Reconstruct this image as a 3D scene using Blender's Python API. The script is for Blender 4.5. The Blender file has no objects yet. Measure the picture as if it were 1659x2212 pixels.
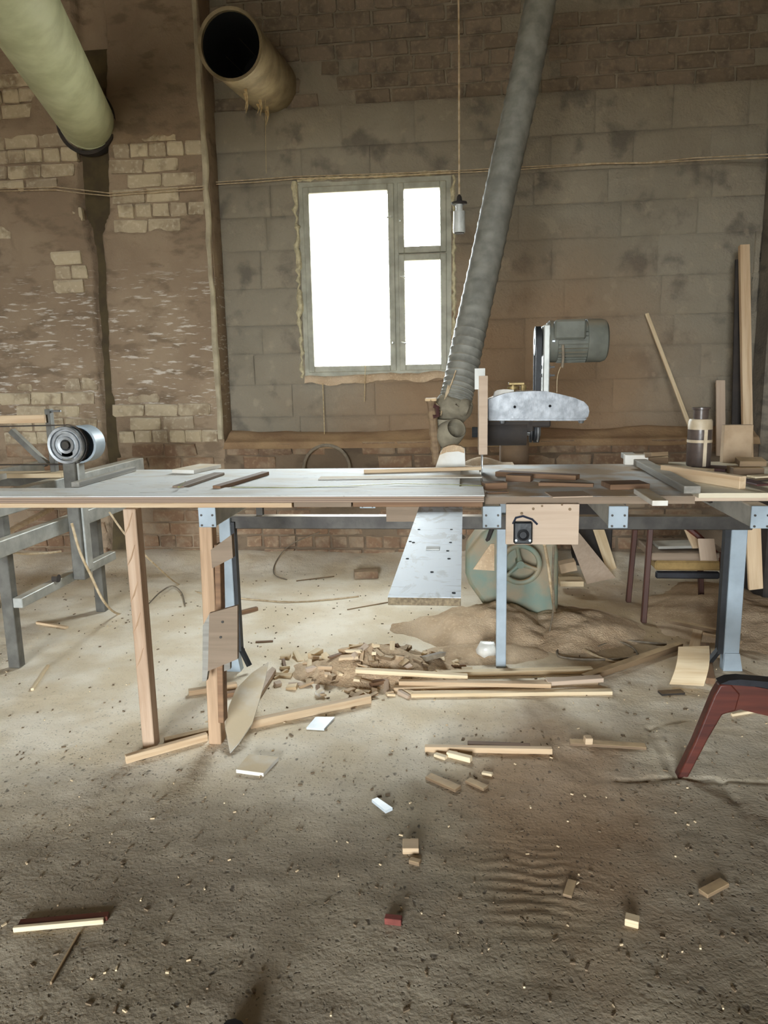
import bpy, math, random
import numpy as np
from mathutils import Vector, Matrix
random.seed(11); RNG = np.random.default_rng(5)
sc = bpy.context.scene; COL = sc.collection

# ------------------------------------------------------------------ camera
CH = 1.4; FPX = 1600.0
YAW = math.atan(178/1600); PITCH = math.atan(293/1600*math.cos(0.11)); ROLL = 0.02
fw = Vector((-math.sin(YAW)*math.cos(PITCH), math.cos(YAW)*math.cos(PITCH), -math.sin(PITCH)))
r0 = Vector((math.cos(YAW), math.sin(YAW), 0)); u0 = r0.cross(fw)
RT = math.cos(ROLL)*r0 - math.sin(ROLL)*u0; UP = math.sin(ROLL)*r0 + math.cos(ROLL)*u0
CAM = Vector((0, 0, CH))
cd = bpy.data.cameras.new('camera'); cam = bpy.data.objects.new('camera', cd); COL.objects.link(cam)
cd.sensor_fit = 'VERTICAL'; cd.sensor_height = 36; cd.sensor_width = 27
cd.lens = FPX/2212*36; cd.clip_start = .05
m = Matrix((RT, UP, -fw)).transposed().to_4x4(); m.translation = CAM
cam.matrix_world = m; sc.camera = cam

# ------------------------------------------------------------------ light
sc.view_settings.view_transform = 'Standard'; sc.view_settings.look = 'None'
sc.view_settings.gamma = 1; sc.view_settings.use_curve_mapping = False
sc.view_settings.exposure = 5.6
W = bpy.data.worlds.new('overcast_sky'); sc.world = W; W.use_nodes = True
nt = W.node_tree; bg = nt.nodes['Background']
bg.inputs[0].default_value = (0.86, 0.94, 1.0, 1); bg.inputs[1].default_value = 1.35
try:
    W.cycles.sampling_method = 'MANUAL'; W.cycles.sample_map_resolution = 64
except Exception: pass
def portal(name, loc, rot, sx, sy):
    l = bpy.data.lights.new(name, 'AREA'); l.shape = 'RECTANGLE'; l.size = sx; l.size_y = sy
    l.cycles.is_portal = True
    o = bpy.data.objects.new(name, l); COL.objects.link(o); o.location = loc; o.rotation_euler = rot
    return o
sc.cycles.max_bounces = 8; sc.cycles.diffuse_bounces = 6; sc.cycles.transparent_max_bounces = 8
sc.cycles.use_denoising = True; sc.cycles.sample_clamp_indirect = 6

# ------------------------------------------------------------------ picture -> place
def ray(x, y): return fw + RT*((x-829.5)/FPX) - UP*((y-1106)/FPX)
def P(x, y, Y): d = ray(x, y); return CAM + d*(Y/d.y)            # point at depth Y
def G(x, y, z=0.0): d = ray(x, y); return CAM + d*((z-CH)/d.z)   # point at height z
def AX(x, y, X): d = ray(x, y); return CAM + d*(X/d.x)           # point at sideways X
V = Vector

# ------------------------------------------------------------------ noise
def _h(ix, iy, s):
    n = (ix*374761393 + iy*668265263 + s*974711) & 0xffffffff
    n = ((n ^ (n >> 13))*1274126177) & 0xffffffff
    return ((n ^ (n >> 16)) & 0xffff)/65535.0
def vn(x, y, s=0):
    x = np.asarray(x, float); y = np.asarray(y, float)
    ix = np.floor(x).astype(np.int64); iy = np.floor(y).astype(np.int64)
    fx = x-ix; fy = y-iy; fx = fx*fx*(3-2*fx); fy = fy*fy*(3-2*fy)
    a = _h(ix, iy, s); b = _h(ix+1, iy, s); c = _h(ix, iy+1, s); d = _h(ix+1, iy+1, s)
    return (a*(1-fx)+b*fx)*(1-fy) + (c*(1-fx)+d*fx)*fy
def fbm(x, y, s=0, o=4):
    t = 0; a = .5; x = np.asarray(x, float); y = np.asarray(y, float)
    for i in range(o):
        t = t + a*vn(x, y, s+i*17); x = x*2.03+11.3; y = y*2.03+7.1; a *= .5
    return t
def sm(t): t = np.clip(t, 0, 1); return t*t*(3-2*t)

# ------------------------------------------------------------------ materials
def L(h):
    h = h.lstrip('#'); c = [int(h[i:i+2], 16)/255 for i in (0, 2, 4)]
    return tuple((v/12.92 if v <= .04045 else ((v+.055)/1.055)**2.4) for v in c)+(1,)
MATS = {}
class N:
    def __init__(s, name, rough=.8, metal=0):
        s.m = bpy.data.materials.new(name); s.m.use_nodes = True; s.t = s.m.node_tree
        s.b = s.t.nodes['Principled BSDF']; s.b.inputs['Roughness'].default_value = rough
        s.b.inputs['Metallic'].default_value = metal
        s.co = s.t.nodes.new('ShaderNodeTexCoord').outputs['Object']
        MATS[name] = s.m
    def l(s, a, b): s.t.links.new(a, b)
    def mp(s, scale, co=None):
        n = s.t.nodes.new('ShaderNodeMapping'); n.inputs['Scale'].default_value = scale
        s.l(co or s.co, n.inputs[0]); return n.outputs[0]
    def noise(s, scale, detail=4, co=None, rough=.55, dist=0):
        n = s.t.nodes.new('ShaderNodeTexNoise'); n.inputs['Scale'].default_value = scale
        n.inputs['Detail'].default_value = detail; n.inputs['Roughness'].default_value = rough
        n.inputs['Distortion'].default_value = dist
        s.l(co or s.co, n.inputs['Vector']); return n.outputs['Fac']
    def vor(s, scale, co=None, out='Distance', rnd=1):
        n = s.t.nodes.new('ShaderNodeTexVoronoi'); n.inputs['Scale'].default_value = scale
        n.inputs['Randomness'].default_value = rnd
        s.l(co or s.co, n.inputs['Vector']); return n.outputs[out]
    def ramp(s, fac, a, b, va=0, vb=1):
        n = s.t.nodes.new('ShaderNodeMapRange'); n.inputs[1].default_value = a; n.inputs[2].default_value = b
        n.inputs[3].default_value = va; n.inputs[4].default_value = vb; n.interpolation_type = 'SMOOTHSTEP'
        s.l(fac, n.inputs[0]); return n.outputs[0]
    def math(s, op, a, b=None):
        n = s.t.nodes.new('ShaderNodeMath'); n.operation = op
        for i, v in enumerate((a, b)):
            if v is None: continue
            if isinstance(v, (int, float)): n.inputs[i].default_value = v
            else: s.l(v, n.inputs[i])
        return n.outputs[0]
    def mix(s, fac, a, b, mode='MIX'):
        n = s.t.nodes.new('ShaderNodeMix'); n.data_type = 'RGBA'; n.blend_type = mode
        for i, v in ((0, fac), (6, a), (7, b)):
            if isinstance(v, (int, float)): n.inputs[i].default_value = v
            elif isinstance(v, tuple): n.inputs[i].default_value = v
            else: s.l(v, n.inputs[i])
        return n.outputs[2]
    def bump(s, h, strength=.3, dist=.01):
        n = s.t.nodes.new('ShaderNodeBump'); n.inputs['Strength'].default_value = strength
        n.inputs['Distance'].default_value = dist; s.l(h, n.inputs['Height'])
        s.l(n.outputs[0], s.b.inputs['Normal'])
    def rnd(s):
        n = s.t.nodes.new('ShaderNodeObjectInfo'); return n.outputs['Random']
    def xyz(s):
        n = s.t.nodes.new('ShaderNodeSeparateXYZ'); s.l(s.co, n.inputs[0]); return n.outputs
    def up(s):
        g = s.t.nodes.new('ShaderNodeNewGeometry'); n = s.t.nodes.new('ShaderNodeSeparateXYZ')
        s.l(g.outputs['Normal'], n.inputs[0]); return n.outputs[2]
    def col(s, c): s.l(c, s.b.inputs['Base Color'])
    def dust(s, c, col, lo=.5, hi=.95, amt=.9, ns=9):
        f = s.ramp(s.up(), lo, hi); f = s.math('MULTIPLY', f, s.ramp(s.noise(ns, 4), .25, .6, .35, amt))
        return s.mix(f, c, col)
def plain(name, a, b=None, sc_=8, rough=.7, metal=0, bs=60, bump=.15, dust=None, rv=.0):
    n = N(name, rough, metal); b = b or a
    c = n.mix(n.ramp(n.noise(sc_, 5), .3, .7), L(a), L(b))
    if rv: c = n.mix(n.math('MULTIPLY', n.rnd(), rv), c, (.02, .02, .02, 1))
    if dust: c = n.dust(c, L(dust))
    n.col(c); n.bump(n.noise(bs, 3), bump, .004); return n.m
def wood(name, a, b, axis=0, dust=None, rv=.25, rough=.75):
    n = N(name, rough); s3 = [38, 38, 38]; s3[axis] = 2.2
    off = n.t.nodes.new('ShaderNodeVectorMath'); off.operation = 'ADD'
    n.l(n.co, off.inputs[0]); mm = n.t.nodes.new('ShaderNodeCombineXYZ')
    for i in range(3): n.l(n.math('MULTIPLY', n.rnd(), 7.0+i*3), mm.inputs[i])
    n.l(mm.outputs[0], off.inputs[1])
    g = n.noise(1, 4, n.mp(s3, off.outputs[0]), .6, .4)
    g2 = n.noise(2.2, 3, off.outputs[0])
    c = n.mix(n.ramp(g, .3, .72), L(a), L(b)); c = n.mix(n.ramp(g2, .35, .75, 0, .35), c, L(b))
    c = n.mix(n.math('MULTIPLY', n.rnd(), rv), c, L('5a4632'))
    if dust: c = n.dust(c, L(dust))
    n.col(c); n.bump(g, .25, .002); return n.m
wood('pine', 'd8c09e', 'bf9f7b'); wood('pine_pale', 'e6d3b0', 'cdb189', rv=.12)
wood('pine_z', 'c2a88f', 'a5876c', 2, rv=.1); wood('pine_post_z', 'bf9f7f', 'a08264', 2, rv=.05)
wood('old_wood', '8f7759', '6a543e', dust='c2a67e'); wood('brown_wood', '8f6d4e', '6d5039', rv=.3)
wood('grey_wood', '9a958a', '77736b', rv=.1, dust='b9b2a2'); wood('red_wood', '5d2a1d', '3d1a13', rv=.05, rough=.45)
wood('mdf', 'c6b09a', 'b9a28b', rv=.1); wood('mdf_cream', 'ddd2bb', 'cfc2a6', rv=.05); wood('mdf_dark', '8d7a66', '7c6a57', rv=.1)
wood('chair_wood', '4d2b20', '3a2018', 2, rv=.05, rough=.5)
plain('white_laminate', 'cfd6da', 'c2c9cc', 14, .35, bs=90, bump=.05)
plain('white_panel', 'e0ded7', 'd0c8ba', 6, .85, dust='cdb894')
plain('laminate_edge', '7d6857', '685546', 30, .8)
plain('ply_edge', 'a08a76', '7e6b5c', 60, .8)
plain('chip_edge', '8a7a60', '5f5240', 120, .9, bump=.5)
plain('blue_paint', '9fabb3', '8f9aa1', 10, .4, bs=120, bump=.05)
plain('dark_steel', '4a4640', '35312d', 12, .5, .5, dust='a08c70')
plain('grey_steel', '77756e', '605e58', 14, .5, .4, dust='c9c2b0')
plain('pale_steel', 'b9bab4', '9d9e99', 14, .45, .3, dust='d8d0be')
plain('aluminium', '828486', '66686a', 22, .45, .8, bs=40, bump=.2, dust='a38d70')
plain('bright_steel', 'b4b7b9', '95989a', 30, .42, .85, bump=.03)
plain('black_rubber', '17181a', '222325', 30, .6)
plain('black_plastic', '101316', '1b2023', 30, .35)
plain('green_paint', '66786a', '8c7a5e', 6, .6, dust='b08a62')
plain('dusty_iron', '7f6850', '6b5743', 9, .9, dust='a0876a')
plain('motor_grey', '6f7066', '5b5c52', 12, .7, dust='8d8069')
plain('dusty_black', '2a2522', '3a322b', 10, .8, dust='8d7353')
plain('cardboard', 'b39b7e', 'a1886b', 12, .9)
plain('paper', 'dcdcd6', 'cfcfc8', 20, .8)
plain('brass', 'a08a5c', '857148', 20, .5, .5, dust='b59d78')
plain('cable', 'c9b596', 'a8906d', 30, .7); plain('cable_grey', '8a7d69', '6e6253', 30, .7)
plain('cobweb', 'c8b48a', 'a98f64', 60, .9)
plain('foam', 'cfc49f', 'a3977a', 30, .9, bs=90, bump=.8)
plain('frame_paint', 'a9a693', '8c8977', 9, .55, dust='c2a67e')
plain('canvas', '8f8672', '746b59', 14, .9, bs=80, bump=.3)
plain('hose_skin', '8b897f', '6f6d64', 16, .6, dust='b7a88c')
plain('duct_paint', 'd6dcb8', 'bcc29c', 5, .6, bs=50, bump=.2)
plain('duct_tin', '9c8c6d', '75664b', 7, .6, .2, bs=60, bump=.4)
plain('hollow_shade', '07080b', '0b0c10', 10, .95)  # near-black: the shade of hollows put into colour
plain('socket_white', 'c8cac6', 'aeb0ac', 20, .4)
plain('plastic_bag', 'd6d2c8', 'c2beb4', 20, .35, bs=30, bump=.5)
plain('navy', '1d2436', '151a28', 20, .7)
plain('strap_green', '8c8a44', '6d6b34', 20, .6)
plain('black_pad', '15161a', '23242a', 20, .45)
plain('jar_plastic', '5d5048', '4a3f3a', 20, .3); plain('jar_pale', 'c8b79c', 'b5a285', 20, .5)
plain('yellow_foam', '94794a', '7d653c', 20, .9)
plain('chase_shade', '54482f', '463a28', 9, .95, bs=30, bump=.6); plain('bead_plaster', 'b9ad92', '9c9078', 9, .9, bs=30, bump=.4)
plain('bark_dark', '65543f', '78654e', 9, .9)
plain('red_chip', '7d4036', '673229', 30, .9)
plain('maroon', '53302b', '3f2320', 20, .6)

def brickmat(name, a, b, c3, dust):
    n = N(name, .92); n.co = n.t.nodes.new('ShaderNodeNewGeometry').outputs['Position']
    c = n.mix(n.rnd(), L(a), L(b)); c = n.mix(n.ramp(n.noise(7, 6), .45, .68), c, L(c3))
    c = n.mix(n.ramp(n.noise(30, 4), .5, .72, 0, .6), c, L(dust))
    c = n.dust(c, L(dust), .3, .8, 1.0)
    n.col(c); n.bump(n.noise(45, 5), .5, .008); return n.m
brickmat('brick_pale', 'c3b394', 'a3927a', '8c7a62', 'd0c3aa')
brickmat('brick_red', '86684f', '715a47', '94816a', 'a58d70')
brickmat('brick_dark', '857563', '756654', '62574a', '92826e')
brickmat('block_grey', '8b8271', '7f7666', '6c6558', '978870')
def wallmat(name, a, b, c3, streak):
    n = N(name, .95)
    c = n.mix(n.ramp(n.noise(1.6, 6), .35, .65), L(a), L(b))
    c = n.mix(n.ramp(n.noise(4.5, 7, n.mp((1, 1, 2.2))), .5, .66, 0, .8), c, L(c3))
    if streak:   # pale horizontal scrapes
        z = n.xyz()[2]
        st = n.ramp(n.noise(1, 5, n.mp((9, 9, 55)), .6), .56, .66)
        zm = n.math('MULTIPLY', n.ramp(z, 1.0, 1.25), n.ramp(z, 2.35, 1.9))
        c = n.mix(n.math('MULTIPLY', n.math('MULTIPLY', st, zm), .75), c, L(streak))
    n.col(c); n.bump(n.math('ADD', n.noise(14, 8), n.math('MULTIPLY', n.noise(70, 4), .4)), .6, .02); return n.m
wallmat('plaster_tan', '9c8870', '8a7660', '75634f', 'd6cdc0')
wallmat('mortar', '7c6a56', '6a5a48', '5a4b3c', None)
wallmat('plaster_grey', '857b6b', '6f675a', '5d564c', None)
# block wall: grey plaster with brown sawdust sticking round the saw
n = N('block_face', .95); n.co = n.t.nodes.new('ShaderNodeNewGeometry').outputs['Position']
c = n.mix(n.ramp(n.noise(1.1, 6), .35, .65), L('938a79'), L('827968'))
c = n.mix(n.math('MULTIPLY', n.rnd(), .35), c, L('958873'))
c = n.mix(n.ramp(n.noise(3.5, 7, None), .52, .68, 0, .75), c, L('5f584e'))
c = n.mix(n.ramp(n.noise(9, 6), .58, .7, 0, .5), c, L('a39680'))
g = n.t.nodes.new('ShaderNodeNewGeometry'); vm = n.t.nodes.new('ShaderNodeVectorMath'); vm.operation = 'DISTANCE'
n.l(g.outputs['Position'], vm.inputs[0]); vm.inputs[1].default_value = (.3, 5.7, .9)
dd = n.math('ADD', vm.outputs['Value'], n.math('MULTIPLY', n.noise(2, 5, g.outputs['Position']), .9))
c = n.mix(n.ramp(dd, 1.0, 2.3, .85, 0), c, L('917456'))
n.col(c); n.bump(n.math('ADD', n.noise(14, 8, g.outputs['Position']), n.math('MULTIPLY', n.noise(60, 4), .5)), .7, .02)
# sawdust
n = N('sawdust', .97)
c = n.mix(n.ramp(n.noise(3, 7), .35, .65), L('cdb496'), L('b39878')); c = n.mix(n.ramp(n.noise(60, 4), .5, .7, 0, .5), c, L('dcc3a0'))
n.col(c); n.bump(n.math('ADD', n.noise(25, 8), n.noise(120, 3)), .6, .012)
n = N('ledge_dust', .97)
c = n.mix(n.ramp(n.noise(4, 7), .35, .65), L('b0916c'), L('98795a')); n.col(c); n.bump(n.noise(25, 8), .6, .012)
# floor: sawdust over worn concrete, window light partly put into the colour
n = N('floor_dusty_lit', .95)
x_, y_, z_ = n.xyz()
con = n.mix(n.ramp(n.noise(2.0, 7), .32, .68), L('a89b85'), L('8d806c'))
con = n.mix(n.ramp(n.noise(.8, 4), .45, .65, 0, .5), con, L('7c6f52'))
saw = n.mix(n.ramp(n.noise(3.2, 6), .35, .65), L('f1e6d2'), L('e0cfb2'))
yy = n.math('ADD', y_, n.math('MULTIPLY', n.noise(2.5, 6), 1.0))
yy = n.math('SUBTRACT', yy, n.math('MULTIPLY', x_, .22))
c = n.mix(n.ramp(yy, 2.5, 3.7), con, saw)  # paler towards the back: more sawdust, and window light painted in
# brown sawdust tongue in front of the stack
vm = n.t.nodes.new('ShaderNodeVectorMath'); vm.operation = 'DISTANCE'
n.l(n.mp((1.25, .62, 1)), vm.inputs[0]); vm.inputs[1].default_value = (.30*1.25, 2.35*.62, 0)
dd = n.math('ADD', vm.outputs['Value'], n.math('MULTIPLY', n.noise(5, 6), .5))
c = n.mix(n.ramp(dd, .42, .85, .7, 0), c, L('8f6f4e'))
vm = n.t.nodes.new('ShaderNodeVectorMath'); vm.operation = 'DISTANCE'
n.l(n.mp((.75, 1, 1)), vm.inputs[0]); vm.inputs[1].default_value = (.9*.75, 4.1, 0)
dd = n.math('ADD', vm.outputs['Value'], n.math('MULTIPLY', n.noise(5, 6), .5))
c = n.mix(n.ramp(dd, .6, 1.15, .8, 0), c, L('a58962'))
# dark crumbs trodden in
nzc = n.t.nodes.new('ShaderNodeTexNoise'); nzc.inputs['Scale'].default_value = 22; n.l(n.co, nzc.inputs['Vector'])
wv_ = n.t.nodes.new('ShaderNodeVectorMath'); wv_.operation = 'SCALE'; wv_.inputs[3].default_value = .035; n.l(nzc.outputs['Color'], wv_.inputs[0])
wa_ = n.t.nodes.new('ShaderNodeVectorMath'); wa_.operation = 'ADD'; n.l(n.co, wa_.inputs[0]); n.l(wv_.outputs[0], wa_.inputs[1]); WC = wa_.outputs[0]
near = n.ramp(y_, 3.4, 2.0, .25, 1)
sp = n.math('MULTIPLY', n.ramp(n.vor(30, n.mp((1, .6, 1), WC)), .10, .26, 1, 0), n.ramp(n.noise(17, 3), .46, .6))
sp = n.math('MULTIPLY', sp, n.ramp(n.noise(2.2, 4), .34, .56))
sp2 = n.math('MULTIPLY', n.ramp(n.vor(85, n.mp((1, .7, 1), WC)), .12, .34, 1, 0), n.ramp(n.noise(33, 2), .42, .56))
sp = n.math('MULTIPLY', n.math('MAXIMUM', sp, n.math('MULTIPLY', sp2, .75)), near)
c = n.mix(n.math('MULTIPLY', sp, .85), c, L('3a3128'))
lt = n.math('MULTIPLY', n.ramp(n.vor(70), .06, .16, 1, 0), n.ramp(n.noise(30, 2), .58, .66))
c = n.mix(n.math('MULTIPLY', lt, .7), c, L('d8c7aa'))
n.col(c)
h = n.math('ADD', n.noise(16, 8), n.math('MULTIPLY', n.noise(90, 4), .5)); h = n.math('SUBTRACT', h, n.math('MULTIPLY', sp, .5))
n.bump(h, .45, .012)
# glass: thin, dusty
n = N('dusty_glass', .1); t = n.t; t.nodes.remove(n.b); out = t.nodes['Material Output']
tr = t.nodes.new('ShaderNodeBsdfTransparent'); tr.inputs[0].default_value = (.97, .98, .97, 1)
df = t.nodes.new('ShaderNodeBsdfTranslucent'); df.inputs[0].default_value = (.9, .88, .8, 1)
gl = t.nodes.new('ShaderNodeBsdfGlossy'); gl.inputs['Roughness'].default_value = .05
m1 = t.nodes.new('ShaderNodeMixShader'); m2 = t.nodes.new('ShaderNodeMixShader')
n.l(n.ramp(n.noise(6, 5), .5, .8, .04, .22), m1.inputs[0]); n.l(tr.outputs[0], m1.inputs[1]); n.l(df.outputs[0], m1.inputs[2])
m2.inputs[0].default_value = .05; n.l(m1.outputs[0], m2.inputs[1]); n.l(gl.outputs[0], m2.inputs[2]); n.l(m2.outputs[0], out.inputs[0])
# layered board edges: horizontal plies
n = N('layered_edge', .8); zz = n.xyz()[2]
st = n.math('SINE', n.math('MULTIPLY', zz, 900)); c = n.mix(n.ramp(st, -.3, .5), L('6f5d4f'), L('a38b76'))
n.col(c)
# white scuffed laminate (the projecting board)
n = N('scuffed_white', .6); n.b.inputs['Specular IOR Level'].default_value = .3
c = n.mix(n.ramp(n.noise(5, 6, n.mp((2.5, 1, 1)), .6, 1.2), .52, .6, 0, .7), L('c6cdd4'), L('96928b'))
c = n.mix(n.ramp(n.noise(26, 4, n.mp((.5, 3, 1))), .6, .66, 0, .6), c, L('8d8a86')); n.col(c)
# dusty white worktop
n = N('worktop_white', .8); n.b.inputs['Specular IOR Level'].default_value = .33
c = n.mix(n.ramp(n.noise(3, 6, n.mp((1, 2.5, 1))), .45, .65, 0, .7), L('e4e4e0'), L('d2c8b6'))
c = n.mix(n.ramp(n.noise(12, 5, n.mp((1, 4, 1)), .6, .8), .62, .68, 0, .7), c, L('948a7c')); n.col(c)
n = N('worktop_dusty', .8); n.b.inputs['Specular IOR Level'].default_value = .33
c = n.mix(n.ramp(n.noise(4, 6), .38, .6), L('d8d8d6'), L('c4ac8e')); n.col(c)

# ------------------------------------------------------------------ mesh building
class MB:
    def __init__(s): s.v = []; s.f = []
    def add(s, v, f):
        o = len(s.v); s.v += [V(p) for p in v]; s.f += [tuple(i+o for i in q) for q in f]; return s
    def box(s, c, d, M=None, ch=0):
        hx, hy, hz = d[0]/2, d[1]/2, d[2]/2
        vs, fs = chbox(hx, hy, hz, ch)
        c = V(c)
        return s.add([(M @ V(p) if M else V(p))+c for p in vs], fs)
    def bb(s, a, b, ch=0):
        a, b = V(a), V(b); return s.box((a+b)/2, (abs(b.x-a.x), abs(b.y-a.y), abs(b.z-a.z)), None, ch)
    def bar(s, a, b, w, h, up=(0, 0, 1), ch=0):
        a, b = V(a), V(b); M = frame(b-a, up); return s.box((a+b)/2, ((b-a).length, w, h), M, ch)
    def tube(s, pts, r, n=10, cap=True):
        pts = [V(p) for p in pts]; k = len(pts); rs = r if isinstance(r, (list, tuple)) else [r]*k
        ring = []; prev = None
        for i, p in enumerate(pts):
            t = (pts[min(i+1, k-1)]-pts[max(i-1, 0)]).normalized()
            if prev is None:
                a = V((0, 0, 1)) if abs(t.z) < .9 else V((1, 0, 0)); e1 = t.cross(a).normalized()
            else: e1 = (prev - t*prev.dot(t)).normalized()
            e2 = t.cross(e1); prev = e1
            ring.append([p+(e1*math.cos(q)+e2*math.sin(q))*rs[i] for q in [2*math.pi*j/n for j in range(n)]])
        vs = [q for rr in ring for q in rr]; fs = []
        for i in range(k-1):
            for j in range(n): fs.append((i*n+j, i*n+(j+1) % n, (i+1)*n+(j+1) % n, (i+1)*n+j))
        if cap: fs.append(tuple(range(n))[::-1]); fs.append(tuple((k-1)*n+j for j in range(n)))
        return s.add(vs, fs)
    def cyl(s, a, b, r, r2=None, n=20, cap=True): return s.tube([a, b], [r, r2 if r2 is not None else r], n, cap)
    def lathe(s, prof, o, axis, n=28, closed=False):     # prof: (along, radius)
        o = V(o); ax = V(axis).normalized(); a = V((0, 0, 1)) if abs(ax.z) < .9 else V((1, 0, 0))
        e1 = ax.cross(a).normalized(); e2 = ax.cross(e1); vs = []; fs = []; k = len(prof)
        for h, r in prof:
            for j in range(n):
                q = 2*math.pi*j/n; vs.append(o+ax*h+(e1*math.cos(q)+e2*math.sin(q))*max(r, 1e-4))
        for i in range(k if closed else k-1):
            i2 = (i+1) % k
            for j in range(n): fs.append((i*n+j, i*n+(j+1) % n, i2*n+(j+1) % n, i2*n+j))
        return s.add(vs, fs)
    def prism(s, poly, vec):
        poly = [V(p) for p in poly]; vec = V(vec); k = len(poly)
        fs = [tuple(range(k))[::-1], tuple(range(k, 2*k))]+[(i, (i+1) % k, k+(i+1) % k, k+i) for i in range(k)]
        return s.add(poly+[p+vec for p in poly], fs)
    def build(s, name, mat, parent=None, smooth=True, loc=None, ang=.6):
        loc = V(loc) if loc is not None else V((0, 0, 0))
        base = parent_loc(parent) if parent else V((0, 0, 0))
        me = bpy.data.meshes.new(name); me.from_pydata([p-loc for p in s.v], [], s.f); me.validate()
        import bmesh
        bm = bmesh.new(); bm.from_mesh(me); bmesh.ops.recalc_face_normals(bm, faces=bm.faces); bm.to_mesh(me); bm.free()
        if smooth: me.shade_smooth(); me.set_sharp_from_angle(angle=ang)
        me.materials.append(MATS[mat]); o = bpy.data.objects.new(name, me); COL.objects.link(o)
        o.location = loc-base
        if parent: o.parent = parent
        return o
def parent_loc(p):
    l = V((0, 0, 0))
    while p: l += p.location; p = p.parent
    return l
def chbox(hx, hy, hz, c):
    if c <= 0:
        v = [(sx*hx, sy*hy, sz*hz) for sx in (-1, 1) for sy in (-1, 1) for sz in (-1, 1)]
        return v, [(0, 1, 3, 2), (4, 6, 7, 5), (0, 4, 5, 1), (2, 3, 7, 6), (0, 2, 6, 4), (1, 5, 7, 3)]
    c = min(c, hx*.45, hy*.45, hz*.45); v = []; ix = {}
    for sx in (-1, 1):
        for sy in (-1, 1):
            for sz in (-1, 1):
                for k in range(3):
                    d = [hx-c, hy-c, hz-c]; d[k] = (hx, hy, hz)[k]
                    ix[sx, sy, sz, k] = len(v); v.append((sx*d[0], sy*d[1], sz*d[2]))
    f = []
    for k in range(3):
        a, b = [(1, 2), (2, 0), (0, 1)][k]
        for s_ in (-1, 1):
            q = []
            for ta, tb in ((-1, -1), (1, -1), (1, 1), (-1, 1)):
                e = [0, 0, 0]; e[k] = s_; e[a] = ta; e[b] = tb; q.append(ix[e[0], e[1], e[2], k])
            f.append(tuple(q if s_ > 0 else q[::-1]))
            # edges around: between face k and face a, along b
        for ta in (-1, 1):
            for tk in (-1, 1):
                q = []
                for tb in (-1, 1):
                    e = [0, 0, 0]; e[k] = tk; e[a] = ta; e[b] = tb
                    q.append((ix[e[0], e[1], e[2], k], ix[e[0], e[1], e[2], a]))
                f.append((q[0][0], q[0][1], q[1][1], q[1][0]))
    for sx in (-1, 1):
        for sy in (-1, 1):
            for sz in (-1, 1): f.append(tuple(ix[sx, sy, sz, k] for k in range(3)))
    return v, f
def frame(d, up=(0, 0, 1)):
    x = V(d).normalized(); u = V(up)
    if abs(x.dot(u.normalized())) > .99: u = V((0, 1, 0))
    y = u.cross(x).normalized(); z = x.cross(y); return Matrix((x, y, z)).transposed()
def tag(o, label, cat, group=None, kind=None):
    if label: o['label'] = label
    if cat: o['category'] = cat
    if group: o['group'] = group
    if kind: o['kind'] = kind
    return o
def thing(name, label, cat, loc=(0, 0, 0), group=None):
    o = bpy.data.objects.new(name, None); o.empty_display_size = .1; COL.objects.link(o); o.location = loc
    return tag(o, label, cat, group)
def struct(o): o['kind'] = 'structure'; return o
def plank(name, a, b, w, t, mat, label=None, cat=None, roll=0, parent=None, group=None, ch=.0015, lift=True, taper=1, up=(0, 0, 1)):
    """a straight board whose bottom centre line runs a->b; local X is the grain"""
    a, b = V(a), V(b); M = frame(b-a, up)
    if roll: M = M @ Matrix.Rotation(roll, 3, 'X')
    vs, fs = chbox((b-a).length/2, w/2, t/2, ch)
    if taper != 1: vs = [(x, y*(1+(taper-1)*(x/(b-a).length+.5)), z) for x, y, z in vs]
    me = bpy.data.meshes.new(name); me.from_pydata(vs, [], fs)
    import bmesh
    bm = bmesh.new(); bm.from_mesh(me); bmesh.ops.recalc_face_normals(bm, faces=bm.faces); bm.to_mesh(me); bm.free()
    me.materials.append(MATS[mat]); o = bpy.data.objects.new(name, me); COL.objects.link(o)
    ctr = (a+b)/2 + (M @ V((0, 0, t/2)) if lift else V((0, 0, 0)))
    if roll and lift: ctr = (a+b)/2 + V((0, 0, abs(math.cos(roll))*t/2+abs(math.sin(roll))*w/2))
    mw = M.to_4x4(); mw.translation = ctr-(parent_loc(parent) if parent else V((0, 0, 0)))
    if parent: o.parent = parent
    o.matrix_local = mw
    if label: tag(o, label, cat, group)
    return o
def hfield(name, X, Yv, fz, mat, axis='z'):
    xs, ys = np.meshgrid(X, Yv); h = fz(xs, ys); nx, ny = len(X), len(Yv)
    if axis == 'z': vs = np.stack([xs, ys, h], -1).reshape(-1, 3)
    else: vs = np.stack([xs, h, ys], -1).reshape(-1, 3)          # wall: height map along Y
    i = (np.arange(ny-1)[:, None]*nx+np.arange(nx-1)[None]).ravel()
    q = np.stack([i, i+1, i+nx+1, i+nx], -1)
    me = bpy.data.meshes.new(name); me.from_pydata(vs.tolist(), [], q.tolist())
    me.shade_smooth(); me.materials.append(MATS[mat]); o = bpy.data.objects.new(name, me); COL.objects.link(o)
    return o

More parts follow.
